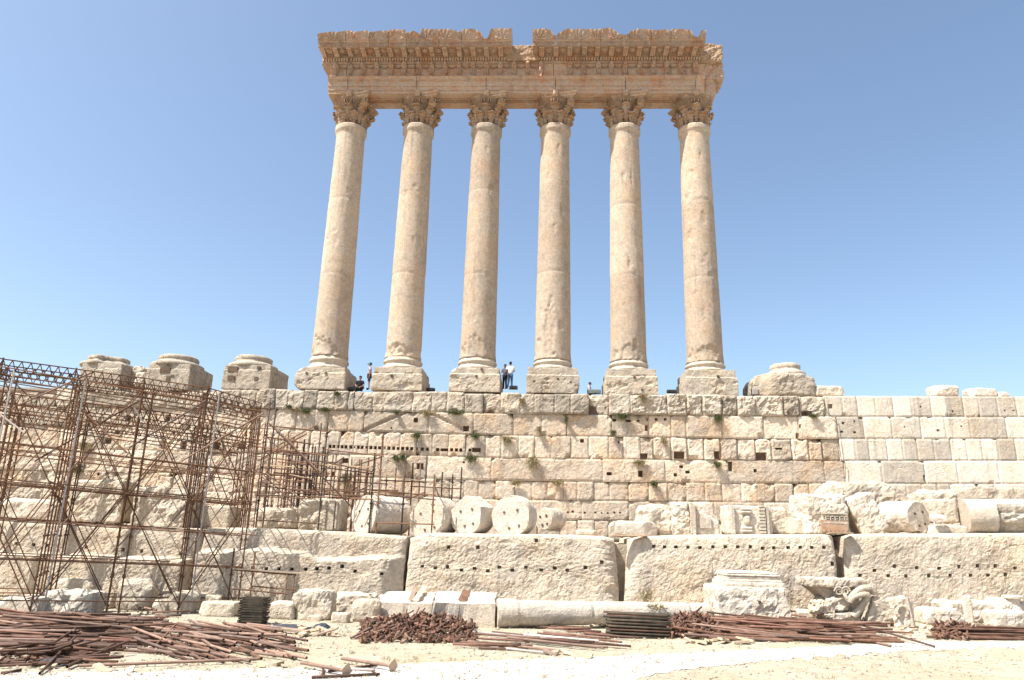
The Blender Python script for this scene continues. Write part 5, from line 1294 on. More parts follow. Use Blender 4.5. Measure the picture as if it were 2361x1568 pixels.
    for (x1, y1, x2, y2, Y) in ((-130, 725, 350, 765, -13.1), (10, 850, 350, 878, -12.5), (-130, 870, 290, 910, -13.3)):
        tube_obj('ledger', at(*W8(x1, y1), Y=Y), at(*W8(x2, y2), Y=Y), .034, M_scaf, root2)
    a = at(*W8(-140, 728), Y=-13.3); b = at(*W8(520, 768), Y=-13.0); d = b-a; m = MB()
    m.box((a+b)/2+Vector((0, 0, .05)), (d.length/2, .11, .022), Matrix.Rotation(-math.atan2(d.z, d.x), 3, 'Y')); m.build('deck_plank', M_wood, root2)
step_scaffold()

# ------------------------------------------------------------------ pipes on the ground
def unit_pipe(mat, r, n=9):
    m = MB(); n = 9; V = []
    m.tube((0, 0, -.5), (0, 0, .5), r, n)
    me = bpy.data.meshes.new('pipe'); 
    V = []; Fc = []
    def ring(rad, z):
        s = len(V)
        for i in range(n): V.append((rad*math.cos(2*math.pi*i/n), rad*math.sin(2*math.pi*i/n), z))
        return s
    a = ring(r, -.5); b = ring(r, .5); c = ring(r*.74, -.5); d = ring(r*.74, .5); e = ring(r*.74, -.46); f = ring(r*.74, .46)
    for i in range(n):
        j = (i+1) % n
        Fc += [(a+i, a+j, b+j, b+i), (a+j, a+i, c+i, c+j), (b+i, b+j, d+j, d+i), (c+j, c+i, e+i, e+j), (d+i, d+j, f+j, f+i)]
    Fc += [tuple(range(e, e+n))[::-1], tuple(range(f, f+n))]
    me.from_pydata(V, [], Fc); me.materials.append(mat)
    me.polygons.foreach_set('use_smooth', [i < len(Fc)-2 and i % 5 == 0 for i in range(len(Fc))])
    return me
PM = [unit_pipe(M_rust, .034), unit_pipe(M_pink, .038), unit_pipe(M_red, .034), unit_pipe(M_rust, .031), unit_pipe(M_green, .04), unit_pipe(M_galv, .036)]
NP = [0]
def pipe(a, b, me, label, group):
    o = bpy.data.objects.new('scaffold_pipe', me); COL.objects.link(o); a = Vector(a); b = Vector(b); d = b-a
    o.location = (a+b)/2; o.rotation_mode = 'QUATERNION'; o.rotation_quaternion = d.to_track_quat('Z', 'Y'); o.scale = (1, 1, d.length)
    tag(o, label, 'pipe', group); NP[0] += 1; return o
def gz(p): return G(p.x, p.y)
COLW = ['brown', 'pinkish', 'red', 'thin', 'green', 'grey']
def where(fx_, fy, top):
    a = ('left end', 'left half', 'middle', 'right half', 'right end')[min(4, int(fx_*5))]
    b = ('back', 'centre', 'front')[min(2, int(fy*3))]
    return ('top' if top else 'low'), a, b
def heap(w, poly_u, spec, n, H, label, group, seed, mats, length, ang, jit, filler=0, tilt=3, zbase=0.0):
    """poly: (x0,x1,yfar,ynear) area in window coords for the pipe centres"""
    rnd = random.Random(seed); x0, x1, y0, y1 = poly_u; fillm = MB()
    for i in range(n+filler):
        fx_ = rnd.random(); fy = rnd.random()
        c = atg(*w(x0+(x1-x0)*fx_, y0+(y1-y0)*fy))
        hh = H*max(.1, 1-(2*fy-1)**2)*max(.35, 1-.5*(2*fx_-1)**2)
        z = gz(c)+.045+hh*(rnd.random()**.5 if i < n else rnd.random()*.6)
        L = rnd.uniform(*length); th = math.radians(ang+rnd.gauss(0, jit)); tl = math.radians(rnd.gauss(0, tilt))
        if z < .15: tl *= .2
        d = Vector((math.cos(th)*math.cos(tl), math.sin(th)*math.cos(tl), math.sin(tl)))*L/2
        if i >= n: fillm.tube(c+Vector((0, 0, z-c.z))-d, c+Vector((0, 0, z-c.z))+d, .042, 7, True); continue
        cc = Vector((c.x, c.y, z)); A, B = cc-d, cc+d
        A.z = max(A.z, G(A.x, A.y)+.045); B.z = max(B.z, G(B.x, B.y)+.045)
        mi = rnd.choice(mats); tp, a_, b_ = where(fx_, fy, z-gz(c) > H*.5)
        pipe(A, B, PM[mi], f"{'long' if L > sum(length)/2 else 'short'} {COLW[mi]} pipe, {tp} {b_}, {a_} of {label}", group)
    if filler:
        o = fillm.build('pipe_pile', M_rust); tag(o, 'jumbled pipes buried inside '+label, 'pipes', None, 'stuff')
g1 = 'pipes in the long heap at lower left'
heap(W7, (-150, 900, 1075, 1320), None, 84, .42, 'the big left heap', g1, 1, (0, 0, 0, 3, 1, 2), (2.2, 4.6), 1, 5, 95)
g2 = 'pipes fanned out at the right end of the left heap'
heap(W7, (1150, 2150, 1170, 1400), None, 52, .36, 'the fanned out pipes', g2, 2, (1, 1, 1, 0, 2), (1.5, 3.2), -38, 10, 40)
heap(W7, (950, 1330, 1040, 1110), None, 10, .3, 'the stubs behind the left heap', 'stubs at the back of the left heap', 22, (1, 0, 2), (.7, 1.6), -25, 22)
g3 = 'short pipes stacked in the lower left corner'
heap(W7, (0, 760, 1370, 1460), None, 27, .38, 'the lower left corner pile', g3, 3, (0, 3, 0), (.7, 1.7), 50, 38, 22, 9)
for (x1, y1, x2, y2) in ((300, 1540, 560, 1340), (180, 1450, 570, 1265), (600, 1480, 1970, 1440), (0, 1480, 520, 1470), (1150, 1360, 1340, 1225), (850, 1355, 1480, 1390), (0, 1540, 160, 1530)):
    a = atg(*W7(x1, y1)); b = atg(*W7(x2, y2)); a.z += .06; b.z += .10 if y2 > 1400 else .35
    if (x1, x2) in ((850, 1480),): b.z = .06
    pipe(a, b, PM[0 if x1 != 600 else 1], {300: 'long loose pipe slanting up across the corner pile, front one', 180: 'long loose pipe slanting up across the corner pile, rear one', 600: 'longest pale pipe lying along the edge of the path at left', 0: 'pipe lying level at the left edge of the picture', 1150: 'short pipe slanting up onto the middle of the left heap', 850: 'thin pipe lying flat between the heap and the path pipe'}[x1] if y1 != 1540 or x1 else 'short pipe end at the bottom left corner', 'loose pipes before the left heap')
g4 = 'reddish pipes leaning on the clamp heap'
for (x1, y1, x2, y2) in ((770, 1260, 1000, 1140), (800, 1262, 1060, 1150), (835, 1268, 1100, 1165), (880, 1275, 1190, 1125), (900, 1278, 1205, 1135)):
    a = atg(*W8(x1, y1)); b = atg(*W8(x2, y2+90)); a.z += .05; b.z += .42
    pipe(a, b, PM[1 if x1 != 880 else 2], 'reddish pipe slanting up onto the heap of clamps', g4)
heap(W9, (-60, 700, 1235, 1345), None, 22, .14, 'the flat spread pipes', 'flat pipes spread beside the path', 5, (1, 1, 2, 0, 5), (2.0, 3.4), -24, 7, 0, 1)
heap(W9, (230, 700, 1175, 1235), None, 12, .2, 'the red stubs', 'red stubs before the fallen column', 6, (2, 0, 2), (.5, 1.6), -8, 16, 0, 3)
heap(W9, (740, 980, 1215, 1290), None, 4, .1, 'the few thin pipes on sand', 'thin red pipes', 16, (2,), (1.0, 1.9), -20, 6, 0, 1)
heap(W8, (1720, 1990, 1305, 1345), None, 8, .16, 'the small orange bundle', 'small orange bundle', 17, (2, 0), (1.4, 1.7), -3, 3, 0, 1)
g7 = 'pipes in the long heap at the right'
heap(W10, (-250, 800, 1125, 1275), None, 44, .40, 'the wide right heap', g7, 7, (2, 1, 0, 0, 2), (2.0, 4.0), -12, 9, 60)
for (x1, y1, x2, y2) in ((800, 1200, 1415, 1328), (550, 1215, 1080, 1322), (90, 1090, 430, 1150), (280, 1105, 465, 1075), (520, 1105, 1045, 1118)):
    a = atg(*W10(x1, y1)); b = atg(*W10(x2, y2)); a.z += .3 if y1 < 1210 else .12; b.z += .06 if y2 > 1300 else .3
    pipe(a, b, PM[2 if y1 != 1215 else 1], {800: 'long red pipe jutting far out to the right over the path', 550: 'long pinkish pipe jutting forward from the right heap', 90: 'red pipe sloping down from the left top of the right heap', 280: 'short red pipe end raised before the square pedestal block', 520: 'level red pipe sticking out right before the broken capital'}[x1], 'pipes jutting from the right heap')
heap(W10, (1720, 2250, 1205, 1262), None, 24, .36, 'the right edge bundle', 'dark pipe bundle at the right edge', 9, (0, 3, 3), (2.4, 3.4), 1, 1.8, 34, 1)
print('pipes', NP[0])
# green / dark stacked pipes: rack beside the fallen column
def stack(w, x0, x1, yb, rows, cols, label, name, group, mat_ids, L, ang, dz=.088, dcol=.10, y_off=0, tube_r=.04):
    p = atg(*w((x0+x1)/2, yb)); th = math.radians(ang); ax = Vector((math.cos(th), math.sin(th), 0)); sd = Vector((-math.sin(th), math.cos(th), 0))
    rnd = random.Random(rows)
    for r in range(rows):
        for c in range(cols):
            cc = p+sd*(c*dcol)+Vector((0, 0, .05+r*dz))+ax*rnd.uniform(-.12, .12); l = L*rnd.uniform(.94, 1.03); a2 = th+rnd.gauss(0, .02)
            d = Vector((math.cos(a2), math.sin(a2), rnd.gauss(0, .006)))*l/2
            mi = rnd.choice(mat_ids); OW = ('bottom', 'second', 'third', 'fourth', 'fifth', 'sixth', 'seventh', 'top'); CW = ('front', 'second', 'third', 'fourth', 'back')
            pipe(cc-d, cc+d, PM[mi], f'{COLW[mi]} pipe in the neat stack, {OW[r]} layer, {CW[c]} pipe from the front', group)
stack(W9, 860, 1250, 1252, 8, 4, 'dark green pipe in the neat square stack beside the fallen column', 'pipe', 'neat stack of dark pipes', (4, 4, 4, 0), 2.15, -6, .105, .15)
# folded dark frames stack at left
def frames():
    p = atg(*W8(20, 1150)); 
    for i in range(11):
        m = MB(); z = G(p.x, p.y)+.05+i*.085; c = Vector((p.x-.15+.015*((i*7) % 5), p.y+.3, z)); L = .42
        for dy in (-.3, 0, .3): m.box(c+Vector((0, dy, 0)), (L, .028, .028))
        for dx in (-L, L): m.box(c+Vector((dx, 0, .0)), (.026, .36, .03))
        o = m.build('steel_frame', M_green, origin=Vector((c.x, c.y, z-.03))); tag(o, f"{('bottom', 'second', 'third', 'fourth', 'fifth', 'sixth', 'seventh', 'eighth', 'ninth', 'tenth', 'top')[i]} dark green flat steel frame of the small stack behind the left heap", 'frame', 'stack of dark green frames')
frames()
# clamp heap: short couplers and stubs
def clampmesh(seed):
    rnd = random.Random(seed); m = MB()
    m.tube((-.10, 0, 0), (.10, 0, 0), .034, 7, True); m.tube((.02, -.07, .02), (.02, .07, .02), .04, 6)
    m.box((.06, .0, .045), (.05, .035, .012)); m.box((-.05, .02, -.03), (.015, .05, .04))
    if seed % 2: m.tube((-.3, .0, 0), (-.1, 0, 0), .024, 6)
    me = bpy.data.meshes.new('clamp'); me.from_pydata(m.V, [], m.F); me.materials.append((M_rust, M_red, M_pink, M_scaf)[seed % 4]); return me
CMs = [clampmesh(i) for i in range(6)]
def clamps(w, box, n, H, label, group, seed, fill=0, sc=1.0):
    rnd = random.Random(seed); x0, x1, y0, y1 = box; fm = MB()
    for i in range(n+fill):
        fx_, fy = rnd.random(), rnd.random(); c = atg(*w(x0+(x1-x0)*fx_, y0+(y1-y0)*fy))
        hh = H*max(0, 1-(2*fx_-1)**2)**.7*max(0.05, 1-(2*fy-1)**2)
        z = G(c.x, c.y)+.03+hh*(rnd.random()**.35 if i < n else rnd.random()*.85)
        rot = (rnd.uniform(-1, 1), rnd.uniform(-1, 1), rnd.uniform(0, 6.3))
        if i < n:
            o = bpy.data.objects.new('pipe_clamp', CMs[i % 6]); COL.objects.link(o); o.location = (c.x, c.y, z); o.rotation_euler = rot; o.scale = [sc*rnd.uniform(.8, 1.2)]*3
            tp, a_, b_ = where(fx_, fy, z-G(c.x, c.y) > H*.4)
            tag(o, f"{('dark', 'reddish', 'faded', 'brown')[(i % 6) % 4]} clamp lying {tp}, {b_}, {a_} of {label}", 'clamp', group)
        else:
            R = Matrix.Rotation(rot[2], 3, 'Z') @ Matrix.Rotation(rot[0], 3, 'X'); d = R @ Vector((0, .14*sc, .05)); cc = Vector((c.x, c.y, z)); fm.tube(cc-d, cc+d, .035*sc, 6, False); fm.box(cc+d, (.04, .04, .03), R)
    if fill:
        o = fm.build('clamp_pile', M_rust); tag(o, 'jumbled core of the '+group, 'clamps', None, 'stuff')
clamps(W8, (850, 1720, 1130, 1290), 190, .62, 'the big clamp heap', 'big heap of rusty clamps', 1, 420, 1.15)
clamps(W9, (1270, 1700, 1135, 1255), 70, .60, 'the heap beside the pipe stack', 'clamp heap beside the pipe stack', 2, 260, 1.15)
clamps(W10, (1420, 1680, 1160, 1265), 44, .36, 'the right edge heap', 'fittings beside the right edge bundle', 3, 90, 1.1)
# base jacks with square plates in the near foreground
def jack(a, b, w, label):
    A = atg(*w(*a)); B = atg(*w(*b)); A.z += .12; B.z += .14; d = (B-A).normalized()
    root = empty('base_jack', (A+B)/2, label, 'base jack', 'pipes with square plates in the near foreground')
    m = MB(); m.tube(A, B, .042, 10, True); m.build('tube', M_pink, root, False)
    q = d.to_track_quat('Z', 'Y').to_matrix(); m = MB(); m.box(B, (.13, .13, .008), q @ Matrix.Rotation(.6, 3, 'Z')); m.build('base_plate', M_wood2, root)
jack((390, 1475), (735, 1545), W8, 'long rusty base jack with a tilted square plate, left of the pair')
jack((700, 1440), (1090, 1508), W8, 'long rusty base jack with a tilted square plate, right of the pair')
for (x1, y1, x2, y2, mi) in ((470, 1565, 990, 1540, 0), (590, 1490, 950, 1510, 5), (600, 1520, 970, 1470, 0), (560, 1490, 550, 1560, 3), (940, 1520, 970, 1550, 3)):
    a = atg(*W8(x1, y1)); b = atg(*W8(x2, y2)); a.z += .05; b.z += .05; pipe(a, b, PM[mi], {470: 'long rusty pipe at the very bottom under the base jacks', 590: 'pale pipe lying behind the left base jack', 600: 'rusty pipe lying crosswise between the two base jacks', 560: 'thin short pipe standing out under the left base jack', 940: 'thin short pipe under the right base jack'}[x1], 'pipes under the base jacks')
# wood scraps
def woods(w, box, n, label, group, seed, sz=(.12, .35)):
    rnd = random.Random(seed); x0, x1, y0, y1 = box; cx0 = atg(*w(x0, (y0+y1)/2)).x; cx1 = atg(*w(x1, (y0+y1)/2)).x
    for i in range(n):
        c = atg(*w(rnd.uniform(x0, x1), rnd.uniform(y0, y1))); h = (rnd.uniform(*sz), rnd.uniform(.05, .10), rnd.uniform(.015, .04))
        R = Matrix.Rotation(rnd.uniform(0, 3.1), 3, 'Z') @ Matrix.Rotation(rnd.uniform(-.35, .35), 3, 'Y') @ Matrix.Rotation(rnd.uniform(-.3, .3), 3, 'X')
        V, Fc = rbox(h, .12, .004, .01, i, c=(c.x, c.y, G(c.x, c.y)+h[2]+h[0]*.16), R=R)
        _, a_, b_ = where(min(.99, max(0, (c.x-cx0)/(cx1-cx0))), rnd.random(), 0); tag(obj('wood_scrap', V, Fc, rnd.choice((M_wood, M_wood, M_wood2))), label+', '+a_+' of its scatter', 'wood', group)
woods(W9, (1400, 1950, 1190, 1300), 34, 'broken pale timber offcut before the right pipe heap', 'timber offcuts before the right heap', 1)
woods(W8, (330, 640, 1180, 1240), 9, 'thin pale lath on sand behind the pipe ends', 'laths behind the pipe ends', 2, (.3, .6))
woods(W10, (1130, 1450, 1170, 1240), 10, 'small timber scrap strewn under the niche fragment', 'scraps under the niche fragment', 3, (.1, .25))
woods(W9, (300, 740, 1365, 1410), 5, 'flat wooden piece beside the ends of the flat pipes', 'wood pieces beside the flat pipes', 4, (.12, .28))
woods(W7, (330, 1050, 1480, 1515), 3, 'small block of wood at the path edge, lower left', 'wood blocks by the path', 5, (.12, .25))
woods(W8, (-10, 330, 1440, 1480), 3, 'flat plank piece on the path edge near the foreground', 'plank pieces on the path edge', 6, (.12, .22))
# tarps
def cloth(w, cx, cy, hw, hd, label, seed):
    p = atg(*w(cx, cy)); V = []; n = 14
    for j in range(n+1):
        for i in range(n+1):
            s, t = 2*i/n-1, 2*j/n-1; e = 1-.25*abs(fr(s*2, t*2, seed)); V.append((p.x+s*hw*e, p.y+t*hd*e, p.z+.03+.12*max(0, 1-s*s-t*t*.6)+.05*abs(fr(s*3, t*3, seed, 1, 3))))
    Fc = [(j*(n+1)+i, j*(n+1)+i+1, (j+1)*(n+1)+i+1, (j+1)*(n+1)+i) for j in range(n) for i in range(n)]
    o = obj('tarpaulin', V, Fc, M_tarp); tag(o, label, 'tarpaulin')
cloth(W8, 290, 1180, .75, .5, 'dark grey tarpaulin sheet crumpled behind the open pipe ends', 1)
cloth(W8, 548, 1170, .3, .3, 'small dark cloth beside the pale laths', 2)
cloth(W7, 390, 1455, .45, .3, 'dark blue cloth among the short pipes at lower left', 3)
# bottle
p = atg(*W8(600, 1090)); V, Fc = lathe([(.05, 0), (.055, .03), (.055, .28), (.045, .33), (.02, .38), (.02, .42)], p, 12)
root = empty('water_bottle', p, 'clear plastic water bottle standing by the big boulder', 'bottle'); MB().add(V, Fc).build('bottle_body', M_bottle, root, True)
V, Fc = lathe([(.024, 0), (.024, .035)], p+Vector((0, 0, .42)), 10); MB().add(V, Fc).build('cap', M_jean, root)
# small sign table on the ledge
p = at(*W10(1440, 350), Y=-10.9); root = empty('small_sign', p, 'small white sloping sign panel on legs among the ledge stones', 'sign')
m = MB(); m.box(p+Vector((0, 0, .17)), (.28, .16, .02), Matrix.Rotation(.45, 3, 'X')); m.build('panel', M_sign, root)
for s in (-.18, .18): MB().tube(p+Vector((s, 0, -.25)), p+Vector((s, 0, .15)), .02).build('leg', M_sign, root)

# ------------------------------------------------------------------ gravel, straw (stuff)
def gravel():
    rnd = random.Random(3); m = MB()
    for i in range(7000):
        u = rnd.uniform(-20, 2380); v = rnd.choice((rnd.uniform(1418, 1475), rnd.uniform(1418, 1568)))
        c = atg(u, v); s = rnd.uniform(.012, .05)*(2.2 if rnd.random() < .05 else 1)
        if c.y > -11.8: continue
        V = []
        for (dx, dy, dz) in ((1, 0, 0), (-1, 0, 0), (0, 1, 0), (0, -1, 0), (0, 0, 1)):
            V.append((c.x+dx*s*rnd.uniform(.7, 1.5), c.y+dy*s*rnd.uniform(.7, 1.3), c.z+.01+dz*s*rnd.uniform(.6, 1)))
        m.add(V, [(0, 2, 4), (2, 1, 4), (1, 3, 4), (3, 0, 4)], rnd.uniform(.2, .9))
    tag(m.build('gravel', M_top), 'small stones and chips scattered over the dusty ground', 'gravel', None, 'stuff')
gravel()
def straw():
    rnd = random.Random(9); m = MB()
    for i in range(6000):
        u = rnd.gauss(0, 1)*60+500*(i % 5)+150*math.sin(i//700); v = rnd.uniform(1420, 1568); c = atg(u, v); a = rnd.uniform(0, 6.3); L = rnd.uniform(.05, .28)
        if c.y > -11.8: continue
        d = Vector((math.cos(a), math.sin(a)*.7, rnd.uniform(.0, .25)))*L; w_ = Vector((-d.y, d.x, 0)).normalized()*.006; c.z += .03
        m.add([c-w_, c+w_, c+d+w_, c+d-w_], [(0, 1, 2, 3)])
    tag(m.build('straw', M_straw), 'dry straw and stalks lying thinly over the ground', 'straw', None, 'stuff')
straw()
def dry_grass():
    rnd = random.Random(21); m = MB()
    for i in range(260):
        u = rnd.choice((rnd.uniform(0, 2361), rnd.gauss(1450, 260), rnd.gauss(850, 180))); v = rnd.choice((rnd.uniform(1420, 1470), rnd.uniform(1455, 1566))); c = atg(u, v)
        if c.y > -12.2: continue
        for q in range(rnd.randint(5, 22)):
            o = c+Vector((rnd.gauss(0, .09), rnd.gauss(0, .09), 0)); d = Vector((rnd.gauss(0, .05), rnd.gauss(0, .05), rnd.uniform(.04, .17))); wd = Vector((rnd.uniform(-1, 1), rnd.uniform(-1, 1), 0)).normalized()*.006
            m.add([o-wd, o+wd, o+d], [(0, 1, 2)])
    tag(m.build('dry_grass', M_straw), 'thin dry grass tufts scattered over the dusty ground', 'grass', None, 'stuff')
dry_grass()
# ------------------------------------------------------------------ weeds
def weed(w, x, y, width, drop, Y, seed, label, mat, cat='plant', n=None, up=False, group='weed tufts growing from wall joints'):
    p = at(*w(x, y), Y=Y-.12); k = w(1, 0)[0]-w(0, 0)[0]; W_ = .82*width*k/37; D = .85*drop*k/37; rnd = random.Random(seed); m = MB()
    for i in range(n or int(90+W_*130)):
        s = rnd.gauss(0, .42)*W_; o = Vector((p.x+s*.6, p.y+rnd.uniform(-.05, .12), p.z+rnd.uniform(-.05, .05)))
        d = Vector((rnd.gauss(0, .5)*W_*.8, -rnd.uniform(.05, .4)*.7, (rnd.uniform(.1, 1.0) if up else rnd.uniform(-1, .55))*D*.8))
        L = d.length or .1; mid = o+d*.55+Vector((0, -.03, .05)); e = o+d; wd = Vector((rnd.uniform(-1, 1), rnd.uniform(-1, 1), rnd.uniform(-1, 1))).normalized()*.016
        m.add([o, mid+wd, e, mid-wd], [(0, 1, 2, 3)])
        for q in range(3):
            c = o+d*rnd.uniform(.3, 1)+Vector((rnd.gauss(0, .03), rnd.gauss(0, .03), rnd.gauss(0, .03))); a = Vector((rnd.uniform(-1, 1), rnd.uniform(-1, 1), rnd.uniform(-1, 1))).normalized()*.03; b = a.cross(Vector((0, .3, 1))).normalized()*.018
            m.add([c-a, c+b, c+a, c-b], [(0, 1, 2, 3)])
    if not up:
        for i in range(int(10+W_*22)):
            o = Vector((p.x+rnd.gauss(0, .35)*W_*.8, p.y-.02, p.z)); L = D*rnd.uniform(.8, 1.9); q = o+Vector((rnd.gauss(0, .15)*L, -rnd.uniform(.03, .12), -L*.5)); e = q+Vector((rnd.gauss(0, .15)*L, rnd.uniform(-.03, .05), -L*.5)); wd = Vector((.009, 0, 0))
            m.add([o-wd, o+wd, q+wd, q-wd, e], [(0, 1, 2, 3), (3, 2, 4)])
    tag(m.build('weed_tuft', mat), label, cat, group)
Yw = YW
for i, (w, x, y, wd, dr, gm, lab) in enumerate([
 (W3, 592, 765, 46, 22, 1, 'tiny weed on the top course under the first plinth'), (W3, 140, 890, 40, 16, 1, 'small weed at far left under the top course'),
 (W3, 220, 915, 34, 26, 0, 'dry weed left of a dark green one under the first column'), (W3, 300, 928, 62, 34, 1, 'dark green weed hanging under the first column'),
 (W3, 475, 912, 50, 24, 1, 'weed in the joint right below the first plinth'), (W3, 1145, 940, 30, 20, 1, 'weed on the left slanting groove'),
 (W3, 1440, 945, 80, 30, 0, 'dry weed at the peak of the slanting grooves'), (W3, 1700, 942, 110, 26, 1, 'wide green weed above the right slanting groove'),
 (W3, 1340, 1155, 76, 44, 1, 'green weed above the row of square holes'), (W3, 1890, 1160, 70, 36, 1, 'green weed just right of the groove end'),
 (W3, 2190, 1185, 80, 70, 0, 'bushy dry weed below the pair standing on the wall'), (W3, 1140, 1365, 48, 44, 1, 'green weed filling a notch below the holes, left one'),
 (W3, 1200, 1362, 44, 44, 1, 'green weed filling a notch below the holes, right one'), (W3, 1850, 1372, 100, 46, 1, 'wide green weed hanging above the right poles'),
 (W3, 2325, 830, 40, 50, 0, 'dry weed beside the grey block under two people'), (W4, 1038, 975, 100, 50, 1, 'thick green weed beneath the fifth column'),
 (W4, 1932, 992, 66, 62, 1, 'round dark green weed beneath the sixth column'), (W4, 1225, 790, 70, 70, 0, 'dry brown weed on the top course right of the fifth plinth'),
 (W4, 250, 1100, 30, 80, 0, 'tall thin dry weed under the fourth column'), (W4, 948, 1130, 34, 40, 1, 'small green weed low beneath the fifth column'),
 (W4, 190, 1395, 110, 80, 0, 'large drooping dry weed in the lower joint under the fourth column'), (W4, 1195, 1408, 96, 50, 0, 'brownish weed next to the arched hole'),
 (W4, 1925, 1425, 60, 44, 1, 'weed below a square notch under the sixth column'), (W4, 505, 1000, 22, 50, 1, 'narrow weed hanging right of the fourth column'),
 (W5, 545, 672, 50, 26, 1, 'weed under the brown hollowed block at the wall seam'), (W11, 880, 835, 56, 110, 1, 'dark bush growing behind the middle scaffold'),
 (W4, 1420, 1200, 50, 50, 0, 'thin dry weed between the fifth and sixth columns'), (W9, 440, 55, 56, 30, 0, 'thin weed above the lowest square blocks, second from left'),
 (W9, 1178, 65, 50, 32, 1, 'green weed above the lowest square blocks, rightmost'), (W9, 125, 58, 60, 24, 0, 'thin weed above the round white drum'),
 (W6, 670, 1120, 60, 90, 1, 'dark shrub in shade behind the tall scaffold'), (W6, 730, 920, 90, 40, 0, 'yellowish weed on the wall behind the tall scaffold')]):
    weed(w, x, y, wd, dr, Yw, i, lab, M_leaf if gm else M_dry)
for i, (w, x, y, wd, dr, lab) in enumerate([(W9, 800, 1150, 120, 60, 'grass tuft at the foot of the fallen column by the pipe stack'), (W9, 1120, 975, 90, 110, 'spindly plant rising behind the fallen column'), (W9, 1200, 1050, 80, 60, 'dry twiggy plant sprawled over the fallen column')]):
    q = atg(*w(x, 1150)); weed(w, x, y, wd, dr*1.3, q.y-.1 if i != 1 else -12.2, 50+i, lab, M_leaf if i == 0 else M_dry, up=True, n=130 if i == 0 else 60, group='plants around the fallen column')

# ------------------------------------------------------------------ floodlights
def flood(w, x, y, ww, hh, label, mat=M_black, Y=-1.0):
    a = at(*w(x-ww/2, y+hh/2), Y=Y); b = at(*w(x+ww/2, y-hh/2), Y=Y); c = (a+b)/2; root = empty('floodlight', (c.x, Y, a.z), label, 'floodlight', 'floodlights on the wall top')
    hx, hz = (b.x-a.x)/2, (b.z-a.z)/2; V, Fc = rbox((hx, .14, hz), .06, .02, 0, 1, c=c); MB().add(V, Fc).build('housing', mat, root)
    m = MB(); 
    for i in range(5): m.box((c.x-hx*.8+i*hx*.4, Y-.15, c.z), (.012, .02, hz*.85))
    m.build('cooling_fins', mat, root)
    m = MB(); m.box((c.x-hx-.03, Y, c.z-.02), (.012, .05, hz)); m.box((c.x+hx+.03, Y, c.z-.02), (.012, .05, hz)); m.box((c.x, Y, c.z-hz-.02), (hx+.03, .05, .012)); m.build('bracket', M_black, root)
flood(W3, 732, 722, 80, 30, 'dark floodlight box right of the first plinth, before the seated man')
flood(W3, 1466, 724, 72, 24, 'dark floodlight box just right of the second plinth')
flood(W3, 2245, 706, 72, 28, 'dark floodlight box at the feet of the man in white')
flood(W4, 1497, 743, 76, 26, 'dark floodlight box between the fifth and sixth plinths')
flood(W4, 745, 745, 62, 40, 'grey glass floodlight before the woman, left one', M_glass); flood(W4, 802, 745, 46, 36, 'grey glass floodlight before the woman, right one', M_glass)
flood(W5, 38, 465, 40, 56, 'grey rounded floodlight beside the lone eroded base', M_galv)
def cable():
    m = MB(); pts = [at(*W5(x, y), Y=YW-.12) for x, y in ((640, 520), (645, 570), (655, 620), (668, 650), (700, 680), (735, 685), (745, 740), (748, 800), (758, 860), (770, 950), (785, 1050), (815, 1075), (822, 1180), (812, 1255))]
    for a, b in zip(pts, pts[1:]): m.tube(a, b, .018, 5)
    tag(m.build('cable', M_dark), 'thin dark cable hanging down the seam of the rebuilt wall', 'cable')
cable()
# ------------------------------------------------------------------ people
def skin(name, nodes, edges, mat, parent, sub=2):
    me = bpy.data.meshes.new(name); me.from_pydata([n[:3] for n in nodes], edges, []); o = bpy.data.objects.new(name, me); COL.objects.link(o)
    md = o.modifiers.new('s', 'SKIN'); md.use_smooth_shade = True
    for i, n in enumerate(nodes):
        sv = me.skin_vertices[0].data[i]; r = n[3]; sv.radius = (r, r) if not isinstance(r, tuple) else r; sv.use_root = (i == 0)
    o.modifiers.new('u', 'SUBSURF').levels = sub; o.modifiers['u'].render_levels = sub
    dg = bpy.context.evaluated_depsgraph_get(); ev = o.evaluated_get(dg); m2 = bpy.data.meshes.new_from_object(ev); bpy.data.objects.remove(o)
    m2.materials.clear(); m2.materials.append(mat); m2.polygons.foreach_set('use_smooth', [True]*len(m2.polygons))
    o2 = bpy.data.objects.new(name, m2); COL.objects.link(o2); o2.parent = parent; return o2
